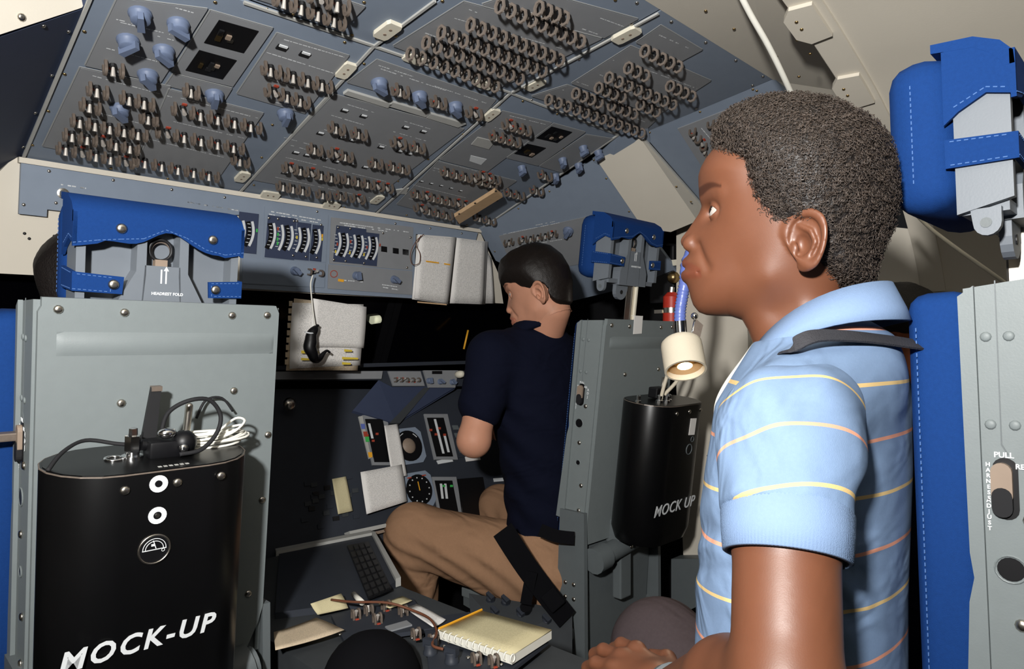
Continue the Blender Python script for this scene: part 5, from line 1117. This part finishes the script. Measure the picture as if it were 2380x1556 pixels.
def head_parts(nose=1.0, h=.0016, brow=(.42, .36, .34), lips=(1.02, .80, .80)):
    lo = (-.12, -.098, -.20); hi = (.135, .098, .125); A, B, C_ = grid(lo, hi, h); B = np.abs(B)
    s = -polysdf(A[:, 0, :], C_[:, 0, :], PROF); Rf = field(A[:, 0, :], C_[:, 0, :], RC)
    s, Rf = s[:, None, :], Rf[:, None, :]
    f = np.sqrt(np.maximum(Rf-s, 0)**2+B*B)-Rf; G_ = (A, B, C_)
    ex, ez = EYE
    f = smax(f, -ell(G_, (ex+.013, .036, ez+.001), (.017, .018, .0110)), .010)          # socket
    ball = ell(G_, (ex, .032, ez), (.0134, .0134, .0134)); slit = np.abs((C_-ez)-.10*(A-ex)-.0002)-.0060*np.clip((A-ex+.0005)/.0085, 0, 1)
    f = smin(f, np.maximum(ball, -np.maximum(slit, -(A-ex))), .0022)                     # lids around an open slit
    f = smin(f, caps(G_, (BROW[0][0]-.004, .014, BROW[0][1]-.004), (BROW[1][0]-.004, .046, BROW[1][1]-.004), .008, .007), .012)
    nt_ = hl(1606, 567, .013); f = smin(f, ell(G_, (nt_[0]-.002, .0130, nt_[1]), (.0125, .0092, .0105)), .0045)   # nostril wing
    ns = hl(1598, 577, .006); f = smax(f, -ell(G_, (ns[0], .0075, ns[1]-.001), (.006, .0035, .003)), .003)
    for (ya, yb, ra, dz) in ((612, 626, .0058, .0035), (642, 638, .0066, -.0030)):
        la = hl(1596, ya, 0); f = smin(f, caps(G_, (la[0]-.001, 0, la[1]), (MOUTH[1][0]+.002, .0265, MOUTH[1][1]+dz*.5), ra, .0022), .007)
    f = smax(f, -caps(G_, (MOUTH[0][0]+.003, 0, MOUTH[0][1]), (MOUTH[1][0], .0345, MOUTH[1][1]), .0024, .0006), .0025)
    na, nb_ = hl(1622, 572, .026), hl(1642, 622, .042); f = smax(f, -caps(G_, (na[0], .026, na[1]), (nb_[0], .042, nb_[1]), .0016, .0010), .012)
    for y0 in (376, 388): f = smax(f, -caps(G_, (hl(1640, y0, 0)[0]+.004, 0, hl(1640, y0, 0)[1]), (hl(1690, y0-8, .05)[0], .05, hl(1690, y0-8, .05)[1]), .0012, .0008), .004)
    # ear
    ea, ec = EAR; th = .18; x1 = (A-ea)*math.cos(th)-(C_-ec)*math.sin(th); z1 = (A-ea)*math.sin(th)+(C_-ec)*math.cos(th)
    b0 = .0775-.42*(A-ea); wE = .0195+.17*np.clip(z1, -.026, .02); rr = np.sqrt((x1/wE)**2+(z1/.0285)**2)+1e-9; d2 = (rr-1)*.022
    helix = np.sqrt(d2**2+(B-b0-.003)**2)-.0040+.03*np.clip(x1-.004, 0, .02)*np.clip((.012-z1)/.012, 0, 1)*6
    floor_ = np.maximum(d2, np.abs(B-b0+.009)-.0092); EG = (x1, B-b0, z1); anti = np.minimum(caps(EG, (.004, 0, .016), (-.006, .0015, .007), .0026, .003), np.minimum(caps(EG, (-.006, .0015, .007), (-.0085, .002, -.006), .003, .003), caps(EG, (-.0085, .002, -.006), (.001, .001, -.018), .003, .0035)))
    conch = ell(EG, (.004, .003, -.004), (.0088, .010, .0115)); lobe = ell((x1, B-b0, z1), (.006, .0, -.0265), (.0085, .0045, .008)); tra = ell(EG, (.0135, .0, -.006), (.0045, .005, .0065))
    e = smin(smin(helix, floor_, .003), anti, .0025); e = smax(e, -conch, .003); e = smin(smin(e, lobe, .005), tra, .003)
    f = smin(f, e, .005)
    co, fa = surfnet(f, lo, h); co = relax(co, fa, 1, .35)
    t = np.ones((len(co), 3)); a, b, c = co[:, 0], np.abs(co[:, 1]), co[:, 2]
    def paint(d, w, col):
        k = np.clip(1-d/w, 0, 1)[:, None]; k = k*k*(3-2*k); t[:] = t*(1-k)+t*np.array(col)*k
    def segd(p, q):                                   # distance in the side view
        p, q = np.array(p)[[0, 2]], np.array(q)[[0, 2]]; e = q-p; w_ = np.stack([a, c], 1); tt = np.clip((w_-p)@e/(e@e), 0, 1); return np.linalg.norm(w_-p-tt[:, None]*e, axis=1)
    bx = np.clip((BROW[0][0]-a)/(BROW[0][0]-BROW[1][0]), 0, 1); bc = BROW[0][1]+(BROW[1][1]-BROW[0][1])*bx+.004*np.sin(bx*2.6); paint(np.maximum(np.abs(c-bc)-(.0042-.0040*bx), 0)+np.where((b < .009) | (a < BROW[1][0]-.002) | (a > BROW[0][0]+.012), .02, 0), .0030, brow)
    l0 = hl(1592, 612, 0); l1 = hl(1590, 644, 0)
    paint(np.maximum(np.minimum(segd((l0[0], 0, l0[1]), (MOUTH[1][0], .021, MOUTH[1][1]+.0005)), segd((l1[0], 0, l1[1]), (MOUTH[1][0], .020, MOUTH[1][1]-.002)))-.0034, 0)+np.where(b > .036, .02, 0), .0024, lips)
    return co, fa, t
def hair_parts(outer, window, RCt, h=.0032, noise=0, lo=(-.15, -.112, -.13), hi=(.10, .112, .16)):
    A, B, C_ = grid(lo, hi, h); s = -polysdf(A[:, 0, :], C_[:, 0, :], outer)[:, None, :]; Rf = field(A[:, 0, :], C_[:, 0, :], RCt)[:, None, :]
    f = np.sqrt(np.maximum(Rf-s, 0)**2+B*B)-Rf; w = polysdf(A[:, 0, :], C_[:, 0, :], window)[:, None, :]
    if noise: f = f+noise*(np.sin(A*310+3*np.sin(B*190))*np.sin(B*330+2*np.sin(C_*210))*np.sin(C_*290+2*np.sin(A*170))); w = w+noise*1.6*np.sin(A*400+B*350)*np.sin(C_*380+1)
    f = smax(f, -w, .004); co, fa = surfnet(f, lo, h); return relax(co, fa, 1, .3), fa
def pose(co, O, A, B, C_): return np.array(O)+co[:, :1]*np.array(A)+co[:, 1:2]*np.array(B)+co[:, 2:3]*np.array(C_)
def eyeparts(parent, O, A, B, C_, look):
    for s in (-1, 1):
        c = Vector(O)+Vector(A)*EYE[0]+Vector(B)*(.032*s)+Vector(C_)*EYE[1]
        b = BM(); sph(b, c, .0121, None, 24, 16); e = obj('eye', b, 'eye_white', parent, True)
        L3 = Vector(look).normalized(); b = BM(); lathe(b, [(.0060, .0107), (.0045, .0114), (.002, .01225)], frame(c, L3.orthogonal(), L3), 14); obj('iris', b, 'iris', e, True)
HEAD = head_parts()
# ================================================================== near man
nm = thing('person', R(.84, .42, -1.05), 'man in light blue striped polo shirt looking up, curly dark hair', 'person')
p0 = lambda v: (v[0], v[1], v[2]+H)
SH = (.646, .276, -.088); EL = (.536, .229, -.273); WR = (.672, .418, -.400)
# body below the clothes: arms, hand, a torso core
def body_field(lo, hi, h, parts, k=.02):
    G_ = grid(lo, hi, h); f = None
    for a, b, ra, rb in parts: d = caps(G_, a, b, ra, rb); f = d if f is None else smin(f, d, k)
    return surfnet(f, lo, h)
arms = body_field((.44, .14, -.66), (1.12, .62, .06), .0055, [((.815, .335, -.60), (.815, .33, -.20), .085, .085), ((.815, .325, -.2), (.815, .315, .0), .085, .05), ((.70, .29, -.09), SH, .06, .052), (SH, (.598, .256, -.168), .042, .0445), ((.598, .256, -.168), EL, .0445, .0425), (EL, (.588, .302, -.318), .0425, .043), ((.588, .302, -.318), WR, .043, .028),
      ((.93, .31, -.09), (.975, .33, -.10), .055, .045), ((.975, .33, -.10), (1.03, .36, -.36), .044, .042), ((1.03, .36, -.36), (.99, .49, -.52), .044, .03)], .012)
def hand(wr, fwd, up, side, h=.0028):
    """left hand, palm down, fingers slightly curled; local: x along the fingers, y to the thumb, z up"""
    W = np.array(wr); X, Z, Y = [np.array(Vector(v).normalized()) for v in (fwd, up, side)]; lo = (-.03, -.065, -.06); hi = (.19, .075, .04); G_ = grid(lo, hi, h)
    f = ell(G_, (.045, 0, 0), (.055, .040, .017)); f = smin(f, caps(G_, (-.03, 0, .0), (.02, 0, 0), .026, .026), .02)
    for k, (y, L_f) in enumerate(((.030, .066), (.010, .076), (-.011, .070), (-.030, .054))):
        x0 = .083-.006*abs(k-1); a = (x0, y, .003); b = (x0+L_f*.48, y*1.1, -.004); c = (x0+L_f*.75, y*1.12, -.020); d = (x0+L_f*.86, y*1.12, -.038)
        g = smin(caps(G_, (.05, y*.8, .003), a, .0095, .0098), caps(G_, a, b, .0095, .0085), .006); g = smin(g, caps(G_, b, c, .0085, .0078), .004); g = smin(g, caps(G_, c, d, .0078, .0068), .004); g = smin(g, ell(G_, (x0, y, .008), (.010, .009, .006)), .006)
        f = smin(f, g, .004)
    t = smin(caps(G_, (.015, .028, -.004), (.052, .054, -.012), .014, .011), caps(G_, (.052, .054, -.012), (.082, .056, -.022), .0105, .008), .005); f = smin(f, t, .008)
    co, fa = surfnet(f, lo, h); co = relax(co, fa, 1, .4); return W+co[:, :1]*X+co[:, 1:2]*Y+co[:, 2:3]*Z, fa
hd = hand(p0(WR), (.14, .98, .05), (-.30, -.0, 1), (1, -.14, .30))
hco = pose(HEAD[0], HO, HA, HB, HC); one = lambda c: np.ones((len(c), 3))
co, fa, ti = joinm([(hco, HEAD[1], HEAD[2]), (arms[0]+np.array((0, 0, H)), arms[1], one(arms[0])), (hd[0], hd[1], one(hd[0]))])
mobj('body', co, fa, 'skin_brown', nm, {'tint': ti})
eyeparts(nm, HO, HA, HB, HC, HA*.85+HC*.36+HB*.42)
# hair
OUT = [hl(*p) for p in ((1668, 350), (1664, 330), (1670, 300), (1698, 268), (1752, 242), (1800, 230), (1867, 230), (1919, 236), (1960, 249), (2027, 285), (2065, 329), (2079, 400), (2083, 470), (2066, 534), (2046, 577), (2032, 620), (2026, 664), (1960, 672), (1800, 620), (1700, 480))]
WIN = [hl(x, y, .07) for x, y in ((1640, 352), (1668, 352), (1700, 352), (1742, 362), (1752, 417), (1763, 450), (1766, 497), (1778, 519), (1795, 532), (1827, 516), (1850, 506), (1884, 500), (1917, 512), (1924, 550), (1905, 597), (1912, 617), (1924, 644), (1948, 666), (1940, 760), (1400, 760), (1400, 330))]
HRC = [(*hl(x, y), r) for x, y, r in ((1880, 380, .098), (1780, 330, .088), (1850, 250, .072), (1990, 600, .062), (2000, 650, .056), (1690, 310, .072), (2040, 420, .08), (1900, 560, .080))]
hc_, hf_ = hair_parts(OUT, WIN, HRC, .0032, .0016); hw_ = pose(hc_, HO, HA, HB, HC)
hair = mobj('hair', hw_, hf_, 'hair_afro', nm)
def curls(co, fa, n, r, tr, seed=3):
    g = np.random.default_rng(seed); P0, P1, P2, P3 = [co[fa[:, k]] for k in range(4)]; nr = np.cross(P2-P0, P3-P1); ar = np.linalg.norm(nr, axis=1); nr = nr/ar[:, None]
    pick = g.choice(len(fa), n, p=ar/ar.sum()); b0 = (P0+P1+P2+P3)[pick]/4; N_ = nr[pick]
    T1 = np.cross(N_, g.normal(size=(n, 3))); T1 /= np.linalg.norm(T1, axis=1)[:, None]; T2 = np.cross(N_, T1); K = 9; rad = r*g.uniform(.6, 1.4, n); ln = g.uniform(.003, .008, n); ph = g.uniform(0, 6.28, n); turns = g.uniform(1.0, 1.9, n)
    ring = []; tt = np.linspace(0, 1, K)
    cen = [b0-N_*.001+N_*(ln*t)[:, None]+(T1*np.cos(ph+turns*6.28*t)[:, None]+T2*np.sin(ph+turns*6.28*t)[:, None])*rad[:, None] for t in tt]
    V = []
    for i in range(K):
        d = cen[min(i+1, K-1)]-cen[max(i-1, 0)]; d /= np.linalg.norm(d, axis=1)[:, None]; x = np.cross(d, N_+.3*T1); x /= np.linalg.norm(x, axis=1)[:, None]+1e-9; y = np.cross(d, x)
        for k in range(3): a = 2.0944*k; V.append(cen[i]+(x*math.cos(a)+y*math.sin(a))*tr)
    V = np.stack(V, 1).reshape(-1, 3); base = (np.arange(n)*K*3)[:, None]; fl_ = []
    for i in range(K-1):
        for k in range(3): fl_.append(np.concatenate([base+i*3+k, base+i*3+(k+1) % 3, base+(i+1)*3+(k+1) % 3, base+(i+1)*3+k], 1))
    return V, np.stack(fl_, 1).reshape(-1, 4)
cv_, cf_ = curls(hw_, hf_, 15000, .0021, .00034); tag(mobj('hair_curls', cv_, cf_, 'hair_curl', hair), kind='stuff')
# shirt: torso
def torso_field(G_, lv):
    """stacked ellipses: lv rows z, cx, cy, rx, ry"""
    X, Y, Z = G_; lv = np.array(lv); o = np.argsort(lv[:, 0]); lv = lv[o]; ip = lambda k: np.interp(Z, lv[:, 0], lv[:, k])
    cx, cy, rx, ry = ip(1), ip(2), ip(3), ip(4); q = (np.abs((X-cx)/rx)**2.3+np.abs((Y-cy)/ry)**2.3)**(1/2.3); f = (q-1)*np.minimum(rx, ry)
    return np.maximum(f, np.maximum(Z-lv[-1, 0], lv[0, 0]-Z))
lo = (.52, .12, -.68); hi = (1.12, .50, .06); G_ = grid(lo, hi, .005); X, Y, Z = G_
f = torso_field(G_, [(-.66, .825, .338, .150, .112), (-.45, .825, .338, .148, .110), (-.30, .822, .332, .150, .104), (-.15, .820, .322, .158, .098), (-.07, .818, .314, .160, .088), (-.035, .816, .310, .12, .08), (.0, .815, .308, .075, .070)])
f = smin(f, caps(G_, (.815, .295, -.035), (.68, .285, -.075), .062, .058), .03); f = smin(f, caps(G_, (.815, .295, -.035), (.96, .315, -.085), .062, .056), .03)
# folds running from the armpit over the back and down the flank
fold = .0017*np.sin((Z*1.0+.8*X-.5*Y)*85+2.5*np.sin(Z*33+X*20))*np.clip((.80-X)/.08, 0, 1)*np.clip((-.08-Z)/.08, 0, 1)
f = f+fold
co, fa = surfnet(f, lo, .005); co = relax(co, fa, 2, .5)
st = (co[:, 2]+.0427+.02*np.clip(co[:, 1]-.30, 0, 1))/.0572
shirt = mobj('shirt', co+np.array((0, 0, H)), fa, 'polo', nm, {'stripe': st})
def axis_attr(co, a, b):
    a = np.array(a); d = np.array(b)-a; L_ = np.linalg.norm(d); d /= L_; s = (co-a)@d; r = co-a-s[:, None]*d; u = np.cross(d, [1, .3, 0]); u /= np.linalg.norm(u); v = np.cross(d, u); return s, np.arctan2(r@v, r@u)
for sd, S0, E0 in ((0, SH, EL), (1, (.970, .330, -.095), (1.02, .38, -.36))):
    S0 = np.array(S0); E0 = np.array(E0); d = (E0-S0)/np.linalg.norm(E0-S0); cend = S0+d*.076; c2 = S0+d*.120
    lo = (S0[0]-.16, S0[1]-.12, -.30); hi = (S0[0]+.16, S0[1]+.12, .03); G_ = grid(lo, hi, .0042); X, Y, Z = G_
    f = caps(G_, S0-d*.004, S0+d*.16, .0625, .0555); inb = 1 if sd == 0 else -1
    f = smin(f, caps(G_, S0+np.array((inb*.06, .0, .015)), S0+np.array((inb*.01, .0, -.01)), .052, .055), .03)
    al = (X-S0[0])*d[0]+(Y-S0[1])*d[1]+(Z-S0[2])*d[2]
    f = f+.0026*np.sin(al*95+(Y-S0[1])*70+(X-S0[0])*30)*np.clip((Y*-1+S0[1]+.03)/.05, 0, 1)+.0012*np.sin(al*60+Y*110)
    f = smax(f, al-.084, .006); co, fa = surfnet(f, lo, .0042); co = relax(co, fa, 2, .5)
    s, ph = axis_attr(co, S0, E0); sl = mobj('sleeve', co+np.array((0, 0, H)), fa, 'polo', shirt, {'stripe': -(s-.0765+.012*np.cos(ph))/.0535})
    b = BM(); Mc = frame(Vector(S0)+Vector((0, 0, H)), (1, 0, 0), Vector(d)); nn = 220; ring = []
    for zz, rr in ((.077, .0540), (.080, .0560), (.096, .0550), (.118, .0525), (.119, .0495), (.108, .048)):
        ring.append([b.verts.new(Mc @ Vector(((rr+(.0006 if q_ % 2 else -.0002))*math.cos(2*math.pi*q_/nn), (rr+(.0006 if q_ % 2 else -.0002))*math.sin(2*math.pi*q_/nn), zz-.006*math.cos(2*math.pi*q_/nn+.6)*(zz > .09)))) for q_ in range(nn)])
    for A_, B_ in zip(ring[:-1], ring[1:]):
        for q_ in range(nn): b.faces.new((A_[q_], A_[(q_+1) % nn], B_[(q_+1) % nn], B_[q_]))
    obj('cuff', b, 'polo_plain', shirt, True)
# collar: folded band around the neck
b = BM(); n = 40; rows = []
def crow(rx, ry, cy, z0, zs, zc, cx=.815): return [R(cx-rx*math.cos(p), cy+ry*math.sin(p), z0+zs*math.sin(p)+zc*math.cos(p)**2) for p in [2*math.pi*i/n for i in range(n)]]
prof_ = [crow(.056, .068, .308, -.012, -.046, .014), crow(.060, .072, .310, .017, -.046, .016), crow(.066, .077, .310, .020, -.046, .016), crow(.080, .086, .306, -.002, -.040, .018), crow(.0865, .090, .305, -.014, -.038, .018), crow(.083, .087, .305, -.015, -.038, .018), crow(.066, .076, .308, .008, -.044, .016)]
V = [[b.verts.new(p) for p in r_] for r_ in prof_]
for i in range(len(V)):
    A_, B_ = V[i], V[(i+1) % len(V)]
    for k in range(n): b.faces.new((A_[k], A_[(k+1) % n], B_[(k+1) % n], B_[k]))
obj('collar', b, 'polo_plain', shirt, True)
# trousers
co, fa = body_field((.58, .18, -1.02), (1.14, .92, -.40), .007, [((.78, .33, -.60), (.90, .33, -.60), .12, .12), ((.75, .33, -.62), (.70, .61, -.60), .085, .07), ((.70, .61, -.60), (.70, .62, -.99), .065, .055), ((.90, .33, -.60), (.965, .62, -.505), .085, .078), ((.965, .62, -.505), (1.0, .70, -.99), .07, .055)], .03)
mobj('trousers', co+np.array((0, 0, H)), fa, 'dark_trouser', nm)
# watch on the left wrist
wv = Vector(p0(WR)); wd_ = (wv-Vector(p0((.588, .302, -.318)))).normalized(); Mw = frame(wv-wd_*.012, (1, 0, 0), wd_)
wt = thing('wrist_watch', wv, 'dark metal wrist watch at the bottom edge', 'watch')
b = BM(); lathe(b, [(.0315, -.008), (.0335, -.007), (.0335, .007), (.0315, .008), (.029, .007), (.029, -.007)], Mw, 24); obj('watch_band', b, 'grey_dark', wt, 'auto')
b = BM(); cyl(b, Mw @ Vector((0, .033, 0)), Mw @ Vector((0, .042, 0)), .016, n=16); obj('watch_case', b, 'grey_dark', wt, 'auto')
# shoulder strap from the seat over the shirt
pts = smoothpath([at(1806, 858, .74), at(1836, 814, .69), at(1870, 789, .680), at(1912, 780, .684), at(1990, 783, .70), at(2060, 791, .72), at(2118, 799, .735), at(2160, 806, .75)], 6)
b = BM(); ribbon(b, pts, [Vector((-.55, -.45, .8))]*len(pts), .017, .0024); stp = tag(obj('shoulder_strap', b, 'webbing'), 'dark webbing harness strap over the striped shirt shoulder', 'strap')
# ================================================================== pilot in the right seat
pm = thing('person', R(1.5, 1.45, -1.05), 'man in navy shirt and khaki trousers bent forward, short brown hair', 'person')
q = math.radians(15); pa = math.radians(-24)
PA0 = Vector((-math.sin(q), math.cos(q), 0)); PB = Vector((-PA0.y, PA0.x, 0)); PAx = PA0*math.cos(pa)+Vector((0, 0, math.sin(pa))); PCx = PA0*-math.sin(pa)+Vector((0, 0, math.cos(pa))); PO = at(1252, 664, 1.99)
sc = 1.0
keep = (HEAD[0][:, 2] > -.108)[HEAD[1]].all(1); PF = HEAD[1][keep]; pco = pose(HEAD[0]*sc, PO, PAx, PB, PCx); nk = PO-PCx*.085-PAx*.012-Vector((0, 0, H))
LS = (1.325, 1.405, -.040); LE = (1.236, 1.382, -.268); LW = (1.43, 1.60, -.275)
pa_ = body_field((1.10, 1.16, -.66), (1.90, 1.72, .12), .007, [((1.57, 1.40, -.60), (1.53, 1.40, -.2), .085, .085), ((1.53, 1.40, -.2), (1.49, 1.39, .02), .085, .055), ((1.495, 1.38, -.01), tuple(nk), .06, .052), ((1.40, 1.40, -.04), LS, .06, .055), (LS, LE, .053, .042), (LE, LW, .044, .030), ((1.62, 1.39, -.04), (1.70, 1.41, -.06), .06, .055), ((1.70, 1.41, -.06), (1.80, 1.42, -.3), .05, .042), ((1.80, 1.42, -.3), (1.60, 1.60, -.3), .043, .03)])
ph_ = hand(p0(LW), (.9, .45, -.05), (0, 0, 1), (-.4, .9, 0), .004)
co, fa, ti = joinm([(pco, PF, HEAD[2]), (pa_[0]+np.array((0, 0, H)), pa_[1], one(pa_[0])), (ph_[0], ph_[1], one(ph_[0]))])
pbody = mobj('body', co, fa, 'skin_light', pm, {'tint': ti})
eyeparts(pm, PO, PAx, PB, PCx, PAx)
OUT2 = [hl(*p) for p in ((1618, 430), (1622, 385), (1642, 330), (1682, 280), (1760, 252), (1850, 244), (1935, 254), (2005, 295), (2052, 365), (2066, 450), (2050, 540), (2018, 610), (1990, 668), (1940, 690), (1800, 620), (1700, 520))]
WIN2 = [hl(x, y, .07) for x, y in ((1600, 436), (1640, 440), (1690, 432), (1730, 440), (1752, 470), (1766, 540), (1772, 585), (1800, 590), (1815, 545), (1832, 512), (1860, 500), (1890, 498), (1916, 515), (1922, 550), (1905, 600), (1900, 640), (1920, 676), (1960, 695), (1940, 780), (1400, 780), (1400, 430))]
HRC2 = [(*hl(x, y), r) for x, y, r in ((1880, 380, .090), (1780, 330, .082), (1850, 255, .066), (1990, 600, .064), (2000, 650, .058), (1660, 330, .064), (1640, 410, .062), (2040, 420, .072), (1900, 560, .080))]
h2, f2 = hair_parts(OUT2, WIN2, HRC2, .0036, .0008)
mobj('hair', pose(h2*sc, PO, PAx, PB, PCx), f2, 'hair_brown', pm)
lo = (1.16, 1.16, -.66); hi = (1.90, 1.62, .10); G_ = grid(lo, hi, .007); X, Y, Z = G_
f = torso_field(G_, [(-.64, 1.575, 1.375, .160, .120), (-.40, 1.555, 1.38, .165, .122), (-.20, 1.53, 1.385, .185, .120), (-.08, 1.51, 1.385, .185, .105), (-.03, 1.50, 1.385, .14, .09), (.02, 1.49, 1.385, .08, .075)])
f = smin(f, caps(G_, (1.49, 1.385, -.02), LS, .075, .066), .04); f = smin(f, caps(G_, (1.50, 1.385, -.02), (1.70, 1.41, -.06), .075, .066), .04)
dL = np.array(LE)-np.array(LS); f = smin(f, caps(G_, LS, tuple(np.array(LS)+dL*.60), .066, .064), .03)
f = smin(f, caps(G_, (1.70, 1.41, -.06), (1.77, 1.417, -.22), .066, .064), .03)
f = f+.003*np.sin(Z*70+X*40+2*np.sin(Y*30))*np.clip((-.1-Z)/.1, 0, 1)
co, fa = surfnet(f, lo, .007); co = relax(co, fa, 2, .5); psh = mobj('shirt', co+np.array((0, 0, H)), fa, 'navy_cloth', pm)
b = BM(); n = 30; V = [[b.verts.new(R(1.492-rx*math.cos(p), 1.380+ry*math.sin(p), z0-.03*math.sin(p))) for p in [2*math.pi*i/n for i in range(n)]] for rx, ry, z0 in ((.064, .066, .02), (.066, .070, .075), (.072, .075, .078), (.094, .092, .030), (.090, .088, .022))]
for i in range(len(V)):
    A_, B_ = V[i], V[(i+1) % len(V)]
    for k in range(n): b.faces.new((A_[k], A_[(k+1) % n], B_[(k+1) % n], B_[k]))
obj('collar', b, 'navy_cloth', psh, True)
LH = (1.51, 1.355, -.685); LK = (1.300, 1.735, -.600)
lo = (1.10, 1.20, -1.03); hi = (1.92, 1.96, -.42); G_ = grid(lo, hi, .008); X, Y, Z = G_; f = None
for a, b_, ra, rb in (((1.50, 1.38, -.62), (1.66, 1.38, -.62), .118, .118), (LH, LK, .130, .086), (LK, (1.33, 1.78, -1.0), .086, .066), ((1.66, 1.37, -.65), (1.70, 1.76, -.595), .098, .076), ((1.70, 1.76, -.595), (1.70, 1.82, -1.0), .076, .06)):
    d = caps(G_, a, b_, ra, rb); f = d if f is None else smin(f, d, .035)
f = f+.0045*np.sin((X*.6+Y-.8*Z)*75+2*np.sin(Z*25))*np.clip((-.56-Z)/.06, 0, 1)
co, fa = surfnet(f, lo, .008); co = relax(co, fa, 2, .5); mobj('trousers', co+np.array((0, 0, H)), fa, 'khaki', pm)
# lap belt
pts = smoothpath([at(1168, 1232, 1.80), at(1195, 1275, 1.80), at(1225, 1320, 1.80), at(1262, 1370, 1.80), at(1298, 1415, 1.80), at(1318, 1440, 1.80)], 5)
b = BM(); ribbon(b, pts, [ray(1240, 1320)*-1+Vector((0, 0, .5))]*len(pts), .060, .003); lb = tag(obj('lap_belt', b, 'belt_black'), 'wide black lap belt across the khaki thigh', 'belt')
b = BM(); ribbon(b, smoothpath([at(1236, 1330, 1.79), at(1228, 1370, 1.79), at(1222, 1405, 1.79)], 4), [ray(1230, 1360)*-1]*9, .030, .004); obj('belt_tail', b, 'belt_black', lb)
b = BM(); box(b, (0, 0, 0), (.05, .045, .014), frame(at(1285, 1395, 1.79), at(1318, 1440, 1.8)-at(1240, 1340, 1.8), -ray(1280, 1390)), bev=.004); obj('buckle', b, 'belt_black', lb)
b = BM(); ribbon(b, smoothpath([at(1255, 1232, 1.86), at(1290, 1246, 1.85), at(1335, 1252, 1.84)], 4), [ray(1290, 1240)*-1]*9, .034, .003); tag(obj('waist_belt', b, 'belt_black'), 'black waist belt at the navy shirt hem', 'belt')
# ================================================================== two more heads that only just show
def extra(label, dx, skin, hairm, hair_mesh_src, O2, A2, B2, C2, bodyparts, shirtm):
    t = thing('person', Vector((O2[0], O2[1], 0)), label, 'person')
    hc = pose(HEAD[0][:, :], O2, A2, B2, C2); bp_ = body_field(*bodyparts); co, fa, ti = joinm([(hc, HEAD[1], HEAD[2]), (bp_[0], bp_[1], one(bp_[0]))])
    mobj('body', co, fa, skin, t, {'tint': ti}); mobj('hair', pose(h2, O2, A2, B2, C2), f2, hairm, t)
    return t
c1 = at(216, 690, 1.24); up = Vector((0, 0, 1)); fw = Vector((0, 1, 0)); lf_ = Vector((-1, 0, 0))
x, y, z = c1
t = extra('dark-haired person almost hidden behind the left headrest', 0, 'skin_light', 'hair_black', None, c1, fw, lf_, up, ((x-.25, y-.16, .42), (x+.25, y+.4, z-.04), .009, [((x, y-.02, z-.22), (x, y-.01, z-.08), .08, .055), ((x, y-.01, .55), (x, y-.02, z-.25), .12, .12)]), 'navy_cloth')
co, fa = body_field((x-.28, y-.17, .36), (x+.28, y+.50, z-.10), .010, [((x, y-.01, .53), (x, y-.015, z-.28), .135, .14), ((x-.10, y-.01, z-.24), (x+.15, y-.01, z-.24), .06, .065), ((x-.10, y+.03, z-.26), (x-.10, y+.10, z-.5), .05, .05), ((x+.17, y, z-.26), (x+.14, y+.1, z-.5), .055, .05), ((x-.08, y, .5), (x-.1, y+.38, .5), .09, .07), ((x+.08, y, .5), (x+.1, y+.38, .5), .09, .07)]); mobj('overalls', co, fa, 'navy_cloth', t)
c2 = at(2100, 785, 1.55); x, y, z = c2; a_ = Vector((-.8, .5, -.35)).normalized(); bb_ = up.cross(a_).normalized(); cc_ = a_.cross(bb_)
t = extra('dark-haired person whose forehead shows between collar and right seat', 0, 'skin_dark', 'hair_black', None, c2, a_, bb_, cc_, ((x-.3, y-.3, .25), (x+.3, y+.3, z-.06), .01, [((x+.02, y, .4), (x+.02, y, z-.26), .12, .12), ((x+.02, y, z-.26), (x, y, z-.1), .1, .055)]), 'navy_cloth')
co, fa = body_field((x-.32, y-.3, .0), (x+.3, y+.3, z-.13), .012, [((x+.02, y, .42), (x+.02, y, z-.28), .14, .145), ((x-.15, y, z-.26), (x+.17, y, z-.26), .065, .065), ((x+.02, y, .1), (x+.02, y, .42), .11, .13)]); mobj('overalls', co, fa, 'navy_cloth', t)
